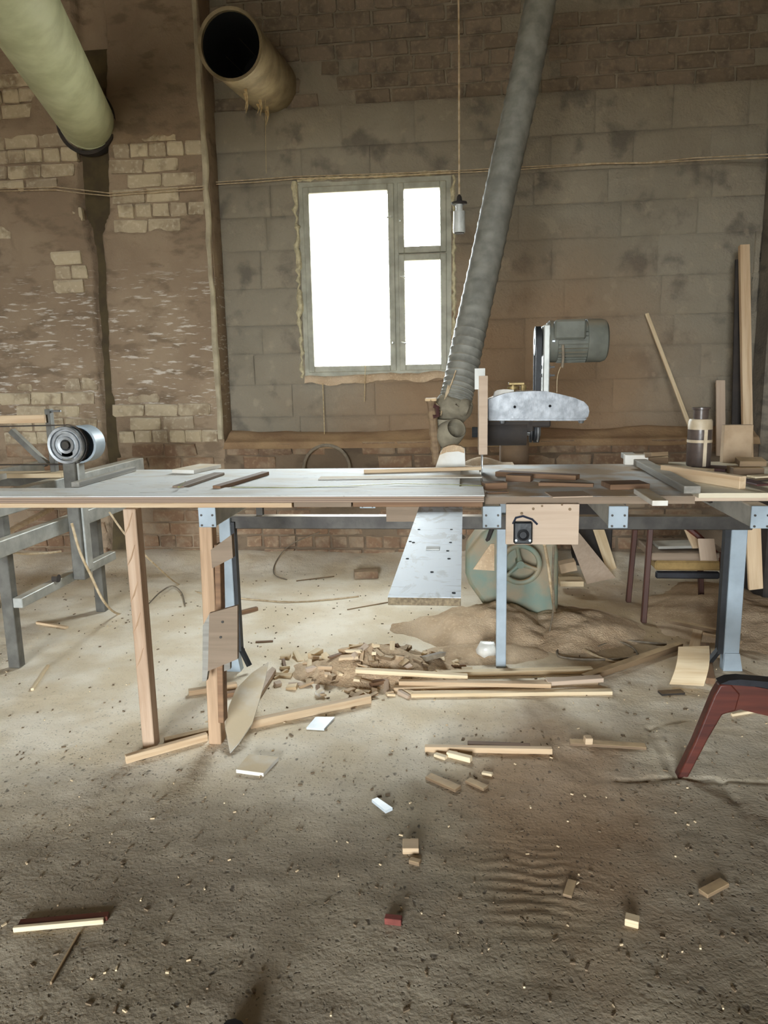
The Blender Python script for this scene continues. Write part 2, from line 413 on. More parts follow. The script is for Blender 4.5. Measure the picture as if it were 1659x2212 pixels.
# ================================================================== THE ROOM
YP, YW = 5.5, 5.7            # brick face / recessed block wall
XP, XR = -1.83, 2.07         # edges of the recess
XL, XX, YB, ZC = -4.6, 5.2, -6.5, 4.9
TOPZ = 3.335                 # top of the plastered blocks
CRACKS = [(G(*a), G(*b)) for a, b in (((1330, 1688), (1470, 1683)), ((1470, 1683), (1700, 1692)), ((1560, 1690), (1700, 1880)), ((1405, 1575), (1462, 1684)), ((1405, 1575), (1480, 1556)))]
CRACKS = [((a.x, a.y), (b.x, b.y)) for a, b in CRACKS]
def fh(x, y):
    h = .010*(fbm(x*1.7, y*1.7, 3)-.5) + .012*(fbm(x*7, y*7, 9, 3)-.5)
    h = h + .085*sm((np.asarray(y)-5.05)/.5)*(0.55+.9*fbm(x*1.3, y*1.3, 31))
    rip = sm(1-np.hypot((np.asarray(x)-.19)*4.2, (np.asarray(y)-1.88)*3.0))
    h = h + rip*.0035*np.sin(np.asarray(y)*150+9*fbm(x*9, y*9, 8)+14*fbm(x*3.5, y*3.5, 5))
    h = h + .02*sm(1-np.hypot((np.asarray(x)-.45)/.75, (np.asarray(y)-2.6)/.5))*fbm(x*9, y*9, 4)*1.2
    for a, b in CRACKS:
        dx, dy = b[0]-a[0], b[1]-a[1]; L2 = dx*dx+dy*dy
        t = np.clip(((np.asarray(x)-a[0])*dx+(np.asarray(y)-a[1])*dy)/L2, 0, 1)
        d = np.hypot(np.asarray(x)-a[0]-t*dx, np.asarray(y)-a[1]-t*dy) + (fbm(np.asarray(x)*14, np.asarray(y)*14, 23)-.5)*.035
        h = h - .010*sm(1-np.abs(d)/.014)
    return h
def fz(p): return float(fh(p[0], p[1]))
xs = np.concatenate([np.linspace(XL, -2.6, 30), np.linspace(-2.58, 2.2, 300), np.linspace(2.25, XX, 30)])
ys = np.concatenate([np.linspace(YB, .9, 40), np.linspace(.92, 3.2, 210), np.linspace(3.22, YW+.1, 130)])
struct(hfield('floor', xs, ys, fh, 'floor_dusty_lit'))

# --- left brick wall with a chase and fallen plaster
def expo(x, z):              # >0 where the bricks show
    e = np.full(np.shape(x), -1.0)
    def rect(x0, y0, x1, y1, s):
        nonlocal e
        a = P(x0, y1, YP); b = P(x1, y0, YP)
        d = np.minimum(np.minimum(x-a.x, b.x-x), np.minimum(z-a.z, b.z-z))
        e = np.maximum(e, np.clip(d/.14, -1, 1)*s+.0)
    rect(-40, 275, 175, 405, 1); rect(225, 280, 445, 500, 1); rect(125, 530, 222, 690, .9)
    rect(230, 850, 490, 970, 1); rect(-60, 830, 225, 980, .9); rect(-60, 180, 60, 280, .5); rect(-80, 480, 40, 560, .6)
    e = np.maximum(e, np.clip((1.02-z)/.12, -1, 1))
    return e + (fbm(x*5, z*5, 41)-.5)*1.7
gpts = [(-.3, -2.90, -2.76), (.95, -2.915, -2.80), (1.2, -2.86, -2.77), (1.9, -2.865, -2.775), (2.55, -2.84, -2.74), (2.66, -2.86, -2.62), (2.75, -2.88, -2.60), (3.3, -2.88, -2.60), (5, -2.88, -2.6)]
g0 = P(205, 700, YP).x; g1 = P(232, 700, YP).x
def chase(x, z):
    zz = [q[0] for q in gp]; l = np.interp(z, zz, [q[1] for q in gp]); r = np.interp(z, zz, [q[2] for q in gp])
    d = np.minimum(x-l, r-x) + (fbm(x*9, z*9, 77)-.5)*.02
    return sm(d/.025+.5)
gp = []
for (yy_, a_, b_) in [(1230, 232, 285), (1090, 236, 275), (960, 220, 250), (850, 216, 240), (700, 206, 232), (560, 200, 224), (490, 186, 222), (460, 172, 232), (330, 165, 230), (100, 165, 230)]:
    pa = P(a_, yy_, YP); pb = P(b_, yy_, YP); gp.append((pa.z, pa.x, pb.x))
def wl(x, z):
    e = expo(x, z); pl = sm(e/.35+.5)                 # 1 = bricks bare
    y = YP-.014*(1-pl)+.010*pl + (fbm(x*6, z*6, 12)-.5)*.016 + (fbm(x*25, z*25, 13, 3)-.5)*.007
    return y + chase(x, z)*.11
struct_wl = struct(hfield('wall_left', np.arange(XL, XP+.001, .0139), np.arange(-.02, ZC, .0139), wl, 'plaster_tan', 'y'))
side = MB(); side.bb((XP-.06, YP+.004, -.02), (XP, YW+.05, ZC)); so = side.build('wall_reveal', 'plaster_tan', struct_wl)
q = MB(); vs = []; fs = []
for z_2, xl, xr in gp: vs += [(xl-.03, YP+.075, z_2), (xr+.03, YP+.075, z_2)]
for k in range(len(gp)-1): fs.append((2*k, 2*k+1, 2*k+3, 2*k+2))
q.add(vs, fs); q.build('chase_shade_strip', 'chase_shade', struct_wl)  # added dark strip: the groove's shade put into colour
q = MB(); pts = [V((XP-.022+random.uniform(-.006, .006), YP-.006, -.0+k*.12)) for k in range(8, 40)]
q.tube(pts, [.022*random.uniform(.8, 1.15) for _ in pts], 8); struct(q.build('trim_1', 'bead_plaster'))
BR = {}
def brick_mesh(kind, mat, l, h, d=.05):
    k = (kind, mat)
    if k not in BR:
        BR[k] = []
        for i in range(5):
            vs, fs = chbox(l/2, d/2, h/2, .007)
            vs = [(x+random.uniform(-.009, .007), y+random.uniform(-.003, .003), z+random.uniform(-.007, .006)) for x, y, z in vs]
            me = bpy.data.meshes.new('brick'); me.from_pydata(vs, [], fs); me.materials.append(MATS[mat])
            import bmesh
            bm = bmesh.new(); bm.from_mesh(me); bmesh.ops.recalc_face_normals(bm, faces=bm.faces); bm.to_mesh(me); bm.free()
            BR[k].append(me)
    return random.choice(BR[k])
def brick(kind, mat, l, h, x, y, z, parent, name='brick', d=.05):
    o = bpy.data.objects.new(name, brick_mesh(kind, mat, l, h, d)); COL.objects.link(o); o.parent = parent
    o.location = (x, y+d/2+random.uniform(-.004, .004), z); o.rotation_euler = (random.uniform(-.01, .01), random.uniform(-.008, .008), random.uniform(-.012, .012))
    return o
ROW = .103
nb = 0
for r in range(44):
    z = r*ROW+.055; hd = r % 4 == 1; l = .122 if hd else .25; st = l+.012; x = XL+.2+((r % 2)*.13)
    while x < XP-.02:
        ll = l
        if x+l > XP: break
        cx = x+l/2; x += st
        if cx < -3.55 or z > 4.15: continue
        if float(chase(np.array(cx-l*.3), np.array(z))) > .3 or float(chase(np.array(cx+l*.3), np.array(z))) > .3 or float(chase(np.array(cx), np.array(z))) > .3: continue
        if float(expo(np.array(cx), np.array(z))) > -.05:
            brick('h' if hd else 's', 'brick_red' if z < .98 else 'brick_pale', l, .09, cx, YP-.006, z, struct_wl); nb += 1

# --- plinth under the recess, bricks showing under the dust
def wp(x, z): return YP+.008+(fbm(x*6, z*6, 52)-.5)*.03 + (fbm(x*22, z*22, 53, 3)-.5)*.012
pl = struct(hfield('wall_plinth', np.arange(XP-.01, XX, .03), np.arange(-.02, .94, .02), wp, 'mortar', 'y'))
for r in range(9):
    z = r*ROW+.055; hd = r % 4 == 1; l = .122 if hd else .25; st = l+.012; x = XP+((r % 2)*.13)+.01
    while x < 1.6:
        cx = x+l/2; x += st
        if fbm(cx*3, z*3, 61) > .6: continue
        brick('h' if hd else 's', 'brick_red', l, .09, cx, YP-.004, z, pl)
# sawdust bank lying on the plinth ledge
def ledge(x, y):
    t = (y-(YP-.03))/(YW-YP+.05)
    return .925+.02*fbm(x*3, y*3, 15)+.075*sm(t*1.2-.15)*(.45+fbm(x*1.4, y*3, 16)) - .05*sm((YP+.01-y)/.04)
o = hfield('ledge_sawdust', np.arange(XP, XR+.01, .02), np.linspace(YP-.035, YW+.02, 16), ledge, 'ledge_dust')
tag(o, 'drift of brown sawdust lying along the brick wall ledge below the window', 'sawdust', kind='stuff')

# --- recessed block wall with the window opening
wa = P(640, 400, YW); wb = P(976, 812, YW); WX0, WX1, WZ0, WZ1 = -1.225, -.10, 1.41, 2.82
OX0, OX1, OZ0, OZ1 = WX0+.008, WX1-.008, WZ0+.008, WZ1-.008
wm = MB()
for a, b in (((XP-.06, 0, .0), (OX0, 0, ZC)), ((OX1, 0, .0), (XR+.1, 0, ZC)), ((OX0, 0, 0), (OX1, 0, OZ0)), ((OX0, 0, OZ1), (OX1, 0, ZC))):
    wm.bb((a[0], YW+.012, a[2]), (b[0], YW+.42, min(b[2], TOPZ)))
wm.bb((XP-.06, YW+.04, TOPZ), (XR+.1, YW+.42, ZC))
wback = struct(wm.build('wall_back', 'block_face'))
BLK = []
for i in range(8):
    US = (-.5, -.47, -.25, 0, .25, .47, .5); WS = (-.5, -.44, -.15, .15, .44, .5); nx, nz = len(US), len(WS); vs = []; fs = []
    for a in range(nz):
        for b in range(nx):
            ed = a in (0, nz-1) or b in (0, nx-1)
            u = US[b]+(0 if ed else random.uniform(-.006, .006)); w = WS[a]+(0 if ed else random.uniform(-.012, .012))
            vs.append((u, (random.uniform(.005, .013) if ed else random.uniform(-.004, .006)), w))
    for a in range(nz-1):
        for b in range(nx-1): k = a*nx+b; fs.append((k, k+1, k+nx+1, k+nx))
    me = bpy.data.meshes.new('block'); me.from_pydata(vs, [], fs); me.shade_smooth(); me.materials.append(MATS['block_face']); BLK.append(me)
def block(x0, x1, z0, z1):
    if x1-x0 < .05 or z1-z0 < .04: return
    o = bpy.data.objects.new('block', random.choice(BLK)); COL.objects.link(o); o.parent = wback
    o.location = ((x0+x1)/2, YW-.004+random.uniform(-.004, .004), (z0+z1)/2)
    o.scale = (x1-x0-.004, 1, z1-z0-.004); o.rotation_euler = (0, random.uniform(-.006, .006), 0)
z = .9; r = 0
while z < TOPZ-.05:
    hgt = random.uniform(.18, .3); z1 = min(z+hgt, TOPZ)
    if TOPZ-z1 < .12: z1 = TOPZ
    x = XP - random.uniform(0, .4)
    while x < XR:
        l = random.uniform(.5, .75); x0 = max(x, XP); x1 = min(x+l, XR); x += l
        if x1 < OX0+.01 or x0 > OX1-.01 or z1 < OZ0+.01 or z > OZ1-.01: block(x0, x1, z, z1)
        else:
            if x0 < OX0: block(x0, OX0, z, z1)
            if x1 > OX1: block(OX1, x1, z, z1)
            if z < OZ0: block(max(x0, OX0), min(x1, OX1), z, OZ0)
            if z1 > OZ1: block(max(x0, OX0), min(x1, OX1), OZ1, z1)
    z = z1; r += 1
# set-back dark brick courses above the blocks
z = TOPZ+.05; r = 0
while z < 4.35:
    hd = r % 4 == 2; l = .122 if hd else .25; x = XP+(r % 2)*.13
    while x < XR:
        cx = x+l/2; x += l+.012
        if cx > XR-.05: break
        if fbm(cx*2, z*2, 71) > .63: continue
        brick('hd' if hd else 'sd', 'brick_dark', l, .09, cx, YW+.027, z, wback)
    z += ROW; r += 1
# right pier
pr = MB(); pr.bb((XR, YP-.02, 0), (XX, YW+.4, ZC), .01); struct(pr.build('wall_pier', 'plaster_grey'))
# far shell: side walls, rear wall with an unseen gate added for fill light, ceiling
s = MB(); s.bb((XL-.2, YB, 0), (XL, YP+.3, ZC)); struct(s.build('wall_side_left', 'plaster_tan'))
s = MB(); s.bb((XX, YB, 0), (XX+.2, YP+.5, ZC)); struct(s.build('wall_side_right', 'plaster_tan'))
s = MB()
GX0, GX1, GZ = -2.6, .2, 2.7
s.bb((XL, YB-.25, 0), (GX0, YB, ZC)); s.bb((GX1, YB-.25, 0), (XX, YB, ZC)); s.bb((GX0, YB-.25, GZ), (GX1, YB, ZC))
struct(s.build('wall_rear', 'plaster_tan'))
s = MB(); s.bb((XL, YB, ZC), (XX, YW+.4, ZC+.2)); struct(s.build('ceiling', 'plaster_grey'))
s = MB(); s.bb((-40, YW+.5, -.3), (40, 60, -.2)); struct(s.build('ground_outside', 'plaster_grey'))
s = MB(); s.bb((-40, -60, -.3), (40, YB-.3, -.2)); struct(s.build('ground_yard', 'plaster_grey'))
portal('window_portal', ((WX0+WX1)/2, YW+.2, (WZ0+WZ1)/2), (-math.pi/2, 0, 0), WX1-WX0, WZ1-WZ0)
portal('fill_gate_portal', ((GX0+GX1)/2, YB-.1, GZ/2), (math.pi/2, 0, 0), GX1-GX0, GZ)

# --- window
win = thing('window_1', None, None, ((WX0+WX1)/2, YW, WZ0)); win['kind'] = 'structure'
def at_w(x, y): return P(x, y, YW)
fy0, fy1 = YW+.0, YW+.09
f = MB(); t = .045
f.bb((WX0, fy0, WZ0), (WX0+t, fy1, WZ1)); f.bb((WX1-t, fy0, WZ0), (WX1, fy1, WZ1)); f.bb((WX0+t, fy0, WZ0), (WX1-t, fy1, WZ0+t)); f.bb((WX0+t, fy0, WZ1-t), (WX1-t, fy1, WZ1))
mx = P(857, 600, YW).x; f.bb((mx-.022, fy0, WZ0+t), (mx+.022, fy1, WZ1-t))
tzz = P(915, 547, YW).z; f.bb((mx+.022, fy0+.02, tzz-.02), (WX1-t, fy1, tzz+.02))
f.build('window_frame', 'frame_paint', win)
def sash(x0, x1, z0, z1, b, handles):
    q = MB(); y0, y1 = YW-.012, YW+.04
    q.bb((x0, y0, z0), (x0+b, y1, z1), .004); q.bb((x1-b, y0, z0), (x1, y1, z1), .004)
    q.bb((x0+b, y0, z0), (x1-b, y1, z0+b), .004); q.bb((x0+b, y0, z1-b), (x1-b, y1, z1), .004)
    so = q.build('sash', 'frame_paint', win)
    g = MB(); g.bb((x0+b-.004, YW+.018, z0+b-.004), (x1-b+.004, YW+.022, z1-b+.004)); g.build('pane', 'dusty_glass', so)
    for hx, hz, hl in handles:
        k = MB(); k.tube([(hx, y0, hz), (hx, y0-.03, hz), (hx+hl, y0-.035, hz-.01)], .006, 6); k.build('handle', 'pale_steel', so)
a = P(657, 405, YW); b_ = P(868, 808, YW)
sx0, sx1, sz0, sz1 = WX0+.035, mx-.012, WZ0+.035, WZ1-.035
tz = P(915, 547, YW).z
sash(sx0, sx1, sz0, sz1, .046, [(sx1-.02, P(835, 470, YW).z, -.03), (sx1-.02, P(848, 740, YW).z, -.0)])
sash(mx+.014, WX1-.035, tz+.004, sz1, .046, [(mx+.03, P(860, 478, YW).z, 0)])
sash(mx+.014, WX1-.035, sz0, tz-.004, .046, [(mx+.03, P(872, 598, YW).z, .04), (mx+.03, P(872, 740, YW).z, .04)])
def blob_strip(a, b, r, n, name, mat, parent):
    pts = []; rs = []
    for i in range(n):
        t = i/(n-1); pts.append(V(a).lerp(V(b), t)+V((random.uniform(-.5, .5)*r, random.uniform(-.3, .1)*r, random.uniform(-.3, .3)*r))); rs.append(r*random.uniform(.35, 1.15))
    return MB().tube(pts, rs, 7).build(name, mat, parent)
blob_strip((WX0-.02, YW+.0, WZ0), (WX0-.02, YW+.0, WZ1), .022, 46, 'foam_seal', 'foam', win)
blob_strip((WX1+.018, YW+.0, WZ0), (WX1+.018, YW+.0, WZ1), .018, 46, 'foam_seal', 'foam', win)
blob_strip((WX0, YW+.0, WZ1+.02), (WX1, YW+.0, WZ1+.02), .018, 36, 'foam_seal', 'foam', win)
def silld(x, y): return WZ0-.05+.07*fbm(x*5, y*5, 91)+.02*sm((x-WX0)/1.1)+.03*sm((y-YW+.04)/.05) - .05*sm((YW-.012-y)/.02)*(.3+fbm(x*6, 0*y, 92))
q = hfield('sill_dust', np.linspace(WX0, WX1+.03, 60), np.linspace(YW-.032, YW+.02, 10), silld, 'sawdust'); q.parent = win; q.location = -win.location

# ================================================================== DUCTS, HOSE, WIRES
e1 = P(190, 265, YP+.02); e0 = P(60, 45, 3.9); dirv = (e0-e1).normalized(); far = e1+dirv*5.2
t_ = thing('ventilation_duct', 'wide pale green ventilation pipe crossing overhead into the brick wall', 'duct', e1)
q = MB(); q.tube([e1+dirv*.02, e1+dirv*1.4, far], .192, 40, False); q.build('pipe', 'duct_paint', t_)
q = MB(); wv = V((0, -1, 0)); q.lathe([(-.03, .20), (.035, .20), (.035, .225), (-.03, .225)], e1, wv, 40, True); q.build('wall_collar', 'dusty_black', t_)
q = MB(); q.lathe([(.0, .193), (.03, .196), (.03, .193)], e1+dirv*.05, dirv, 40); q.build('pipe_seam', 'duct_paint', t_)
s0 = P(497, 96, 4.85); s1 = P(585, 186, YW+.05)
t_ = thing('duct_stub', 'open ended dusty round pipe jutting from the wall above the window', 'duct', s1)
dv = (s0-s1); ln = dv.length; q = MB()
q.lathe([(0, .195), (ln*.5, .196), (ln, .195), (ln+.004, .205), (ln-.02, .206), (ln+.006, .2), (ln, .185), (ln*.5, .184), (.02, .184)], s1, dv, 40); q.build('pipe', 'duct_tin', t_)
q = MB(); q.lathe([(.0, .186), (ln*.12, .186), (ln*.121, .001)], s1, dv, 32); q.lathe([(ln*.1, .1835), (ln-.025, .1835)], s1, dv, 32); q.build('shaded_inside', 'hollow_shade', t_)  # near-black inner skin paints the shade inside the open pipe
q = MB()
for k in range(7):
    b0 = s1+dv*(.15+.1*k)+V((random.uniform(-.05, .05), 0, -.195)); l = random.choice((.06, .1, .15))
    q = MB(); q.tube([b0, b0+V((.01, 0, -l*.5)), b0+V((-.005, 0, -l))], [.012, .006, .002], 5); q.build('hanging_dust', 'cobweb', t_)

c0 = P(573, 215, 5.25); q = MB(); q.tube([c0, P(574, 320, 5.25), P(575, 375, 5.25)], .0016, 5); tag(q.build('cobweb_thread', 'cobweb', None, True, c0), 'thin cobweb thread hanging below the open pipe', 'thread')
# twin cable along the wall
pts = [(-60, 407), (0, 408), (120, 404), (175, 410), (235, 417), (300, 413), (440, 402)]
pts2 = [(458, 394), (560, 387), (640, 381), (800, 376), (960, 370), (1080, 363), (1300, 352), (1400, 351), (1500, 341), (1659, 333), (1700, 331)]
t_ = thing('wall_cable', 'pair of slack grey wires strung across the whole back wall', 'cable', P(458, 394, YW))
for dy, am in ((0, 0), (6, 3)):
    q = MB(); pp = [P(x, y+dy+random.uniform(-am, am)*.5, YP-.035) for x, y in pts]+[P(x, y+dy*.7+random.uniform(-am, am), YW-.04 if x < 1600 else YP-.06) for x, y in pts2]
    q.tube(pp, .0035, 6); q.build('wire', 'cable', t_)
# hanging lamp socket
ls = P(992, 437, 4.6); t_ = thing('pendant_socket', 'bare white lamp holder hanging on a long cord from the ceiling', 'lamp', ls)
q = MB(); q.tube([V((ls.x-.012, ls.y, ZC)), V((ls.x, ls.y, ls.z+.8)), V((ls.x, ls.y, ls.z+.03))], .006, 6); q.build('cord', 'cable', t_)
q = MB(); q.lathe([(.045, .004), (.03, .014), (.004, .018), (.0, .045), (-.004, .046), (-.012, .043), (-.012, .02)], ls, (0, 0, 1)); q.build('cap', 'dusty_black', t_)
q = MB(); q.lathe([(-.012, .02), (-.05, .02), (-.05, .033), (-.165, .036), (-.17, .034), (-.17, .005)], ls, (0, 0, 1)); q.build('holder', 'socket_white', t_)
q = MB(); q.lathe([(-.168, .030), (-.174, .030), (-.174, .002)], ls, (0, 0, 1)); q.build('contact_ring', 'dusty_black', t_)
# suction hose
hp = [(1195, -140, 4.25), (1168, 0, 4.2), (1130, 190, 4.12), (1088, 380, 4.02), (1050, 560, 3.92), (1015, 720, 3.8), (992, 830, 3.7), (982, 872, 3.66)]
HP = [P(*h) for h in hp]
def smoothpath(pts, k):
    out = []
    n_ = len(pts)
    for i in range(n_-1):
        p0, p1, p2, p3 = pts[max(i-1, 0)], pts[i], pts[i+1], pts[min(i+2, n_-1)]
        for j in range(k):
            t = j/k; out.append(.5*((2*p1)+(p2-p0)*t+(2*p0-5*p1+4*p2-p3)*t*t+(3*p1-p0-3*p2+p3)*t**3))
    return out+[pts[-1]]
hs = smoothpath(HP, 32); t_ = thing('suction_hose', 'long grey ribbed suction hose slanting down to the saw', 'hose', HP[-1])
rr = []
for i in range(len(hs)): rr.append((.0782 if i % 5 else .0815)*(1+.0*i))
q = MB(); q.tube(hs, rr, 22); q.build('hose', 'hose_skin', t_)
def lump(pts, rs, name, mat, parent, n=14, amp=.12):
    q = MB(); q.tube(pts, rs, n)
    for i, v in enumerate(q.v): q.v[i] = v+V((random.uniform(-1, 1), random.uniform(-1, 1), random.uniform(-1, 1)))*amp*rs[min(i//n, len(rs)-1)]*.35
    return q.build(name, mat, parent, ang=1.2)
lump(smoothpath([P(988, 860, 3.66), P(980, 878, 3.66), P(968, 893, 3.64), P(962, 905, 3.62)], 3), [.08, .088, .09, .092, .09, .09, .088, .085, .08, .07], 'cloth_wrap', 'canvas', t_)
lump([P(985, 880, 3.64), P(998, 880, 3.62), P(1008, 884, 3.6), P(1011, 885, 3.6)], [.05, .048, .045, .03], 'elbow_stub', 'canvas', t_, amp=.05)
q = MB(); d0 = P(958, 948, 3.62); d1 = P(985, 926, 3.5)
q.lathe([(-.02, .05), (0, .062), (.07, .066), ((d1-d0).length, .052), ((d1-d0).length+.006, .046), ((d1-d0).length-.02, .038), (.03, .034), (.029, .001)], d0, d1-d0, 18); q.build('duct_mouth', 'canvas', t_)
lump([P(962, 905, 3.62), P(962, 930, 3.62), P(958, 948, 3.62), P(957, 1000, 3.62)], [.07, .058, .056, .05], 'lower_pipe', 'canvas', t_)
q = MB()
for a in range(4):
    q.tube([P(935+a, 866+a*7, 3.55), P(952, 880+a*6, 3.58), P(968, 848-a*5, 3.6), P(985-a*3, 800+a*12, 3.63)], .0035, 5)
q.build('tie_string', 'cable', t_)
# prop pole beside the hose
pb = P(944, 1003, 3.55); pt = P(931, 863, 3.55); t_ = thing('support_pole', 'short knotty pole standing at the table edge beside the hose', 'pole', pb)
q = MB(); pts = [pb.lerp(pt, k/12) for k in range(13)]; q.tube(pts, [.021 if k % 3 else .026 for k in range(13)], 10); q.build('pole', 'old_wood', t_)
q = MB(); q.box(pt+V((0, 0, .0)), (.055, .05, .014), None, .003); q.build('pole_cap', 'pine_pale', t_)
q = MB(); q.tube([pt+V((.012, -.02, -.03)), pt+V((.03, -.02, -.035)), pt+V((.033, -.02, -.075)), pt+V((.01, -.022, -.08))], .011, 6); q.build('tape_wrap', 'maroon', t_)

# ================================================================== SAW TABLE
ZB, ZT = .948, .968
tb = thing('saw_table', 'long workbench with grey steel frame, white dusty top and control board', 'workbench', (0, 3.3, 0))
BX = [P(447, 1115, 2.6).x, P(764, 1103, 2.62).x, P(1063, 1115, 2.6).x, P(1336, 1113, 2.6).x, P(1645, 1112, 2.6).x]
for i, x in enumerate(BX):
    zt = ZB-.006; zb = .868; y0 = 2.6
    if i == 1: y0 = 3.0
    q = MB(); q.bb((x-.031, y0+.008, zb), (x+.031, 3.62, zt), .004); b = q.build('cross_beam', 'pale_steel', tb)
    q = MB(); q.bb((x-.033, y0, zb-.002), (x+.033, y0+.008, zt+.002), .002); q.build('end_plate', 'blue_paint', b)
    for sx in (-1, 1):
        for sz in (-1, 1):
            q = MB(); q.cyl((x+sx*.021, y0+.002, (zb+zt)/2+sz*.019-.012), (x+sx*.021, y0-.003, (zb+zt)/2+sz*.019-.012), .0042, n=8); q.build('screw', 'dark_steel', b)
RY = 3.37
q = MB(); q.bb((-1.13, RY-.02, .705), (1.26, RY+.02, .765), .003); r_ = q.build('rail', 'dark_steel', tb)
q = MB(); q.bb((-1.13, RY-.035, .762), (1.26, RY+.02, .768)); q.build('rail_lip', 'dark_steel', r_)
# short uprights between rail and cross beams
for x in (BX[0]-.02, -.32, BX[2], .7, 1.19):
    q = MB(); q.bb((x-.015, RY-.01, .765), (x+.015, RY+.02, .868)); q.build('upright', 'dark_steel', tb)
def leg(pb, w, d, ht, foot=True, dark=True):
    q = MB(); q.bb((pb.x-w/2, pb.y, pb.z), (pb.x+w/2, pb.y+d, ht), .003); l = q.build('leg', 'blue_paint', tb)
    if foot:
        q = MB(); q.prism([(pb.x-w*.5, pb.y-.005, 0.0), (pb.x+w*.75, pb.y-.005, 0.0), (pb.x+w*.5, pb.y-.005, .09), (pb.x-w*.45, pb.y-.005, .09)], (0, d, 0)); q.build('foot', 'blue_paint', l)
    return l
lb = G(503, 1450); lb.z = 0; leg(lb, .055, .05, .87)
q = MB(); q.bb((lb.x+.028, lb.y+.01, .1), (lb.x+.045, lb.y+.05, .74)); q.bar((lb.x+.036, lb.y+.03, .11), (lb.x+.085, lb.y+.0, .03), .02, .02); q.build('angle_brace', 'black_rubber', tb)
mb_ = P(1083, 1440, 3.4); leg(V((mb_.x, 3.44, 0)), .048, .045, .868, False)
rb = G(1578, 1450); rb.z = 0; leg(rb, .07, .05, .87)
q = MB(); q.bb((rb.x-.06, rb.y+.01, .08), (rb.x-.036, rb.y+.05, .74)); q.bar((rb.x-.045, rb.y+.03, .1), (rb.x-.11, rb.y, .03), .022, .022); q.build('angle_brace', 'black_rubber', tb)
q = MB(); q.bar(P(1530, 1078, 3.0), P(1585, 1105, 3.2), .02, .02); q.build('brace_strut', 'dark_steel', tb)
# tops
q = MB(); q.bb((-1.62, 2.803, ZB-.006), (.066, 3.5, ZT), .002); q.build('worktop', 'worktop_white', tb)
q = MB(); q.bb((.074, 2.665, ZB-.004), (.80, 3.64, ZT), .002); q.build('worktop', 'worktop_dusty', tb)
q = MB(); q.bb((.803, 2.70, ZB-.004), (2.3, 3.66, ZT), .002); q.build('worktop', 'mdf', tb)
q = MB(); q.bb((.072, 2.660, ZB-.006), (.80, 2.665, ZT-.001)); q.build('edge_band', 'mdf_dark', tb)
# side rails of the front overhang
q = MB(); q.bb((-1.62, 3.44, .86), (2.2, 3.5, ZB-.006), .002); q.build('back_rail', 'old_wood', tb)
for x0, x1 in ((-.33, -.05),):
    q = MB(); q.bb((x0, 3.05, .80), (x1, 3.07, ZB-.008)); q.build('apron_board', 'mdf_dark', tb)
# control board with switch
ca = P(1093, 1086, 2.63); cb = P(1249, 1176, 2.63)
q = MB(); q.bb((ca.x, 2.625, cb.z), (cb.x, 2.641, .9475), .001); cbd = q.build('control_board', 'mdf', tb); cbd['label'] = 'bare MDF panel carrying the switch'
sa = P(1110, 1128, 2.6); sb = P(1150, 1176, 2.6)
q = MB(); q.bb((sa.x, 2.602, sb.z), (sb.x, 2.6245, sa.z), .005); sw = q.build('switch_box', 'black_plastic', cbd)
q = MB(); sc_ = (sa+sb)/2
q.lathe([(0, .020), (.008, .021), (.012, .015), (.006, .012), (.006, .001)], V((sc_.x, 2.603, sc_.z-.006)), (0, -1, 0), 18); q.build('switch_knob', 'black_rubber', cbd)
for sx in (-1, 1):
    q = MB(); q.cyl((sc_.x+sx*.024, 2.603, sb.z+.014), (sc_.x+sx*.024, 2.599, sb.z+.014), .0045, n=8); q.build('switch_screw', 'bright_steel', cbd)
q = MB(); q.tube([V((sa.x-.002, 2.62, sa.z-.01)), V((sa.x+.008, 2.62, sa.z+.012)), V((sc_.x, 2.62, sa.z+.018)), V((sb.x, 2.62, sa.z+.006)), V((sb.x+.018, 2.62, sa.z-.012))], .004, 6); q.build('cable_tie', 'navy', cbd)
for hx, hy, hr in ((1127, 1109, .0055), (1152, 1099, .005), (1171, 1093, .004), (1214, 1090, .004), (1231, 1100, .0055)):
    p = P(hx, hy, 2.624); q = MB(); q.cyl((p.x, 2.6255, p.z), (p.x, 2.6235, p.z), hr, n=10); q.build('screw_hole', 'old_wood', cbd)

# ------------------------------------------------ loose boards on the left half
def board(name, pts, t, mat, label, cat, edge=None, group=None):
    """flat board from its top outline"""
    q = MB(); ctr = sum((V(p) for p in pts), V())/len(pts); q.prism(pts, (0, 0, -t))
    o = q.build(name, mat, None, False, ctr); tag(o, label, cat, group); return o
FY = 2.58
def zbox(name, x0, x1, y0, y1, z0, z1, mat, label, cat, ch=.0012):
    q = MB(); q.bb((x0, y0, z0), (x1, y1, z1), ch); o = q.build(name, mat, None, False, ((x0+x1)/2, (y0+y1)/2, z0)); tag(o, label, cat); return o
t_ = thing('laminated_plank', 'long white topped laminated plank forming the whole front edge of the bench', 'plank', (-.9, FY, .962))
q = MB(); q.bb((-2.6, FY, .962), (.066, 2.80, .9835)); q.build('core', 'layered_edge', t_, False)
q = MB(); q.bb((-2.6, FY, .9835), (.068, 2.80, .986)); q.build('white_face', 'worktop_white', t_, False)
zbox('pine_plank', -2.6, -.62, FY-.004, 2.69, .944, .9615, 'pine', 'bare pine plank under the left end of the white laminated plank', 'plank')
zbox('thin_plank', -.40, .062, FY+.01, 2.69, .944, .9615, 'brown_wood', 'brown batten under the saw end of the white laminated plank', 'plank')
zbox('plank_strip', -.615, -.405, FY+.006, 2.69, .944, .9615, 'mdf_dark', 'dull grey filler strip between two planks under the bench front edge', 'plank')
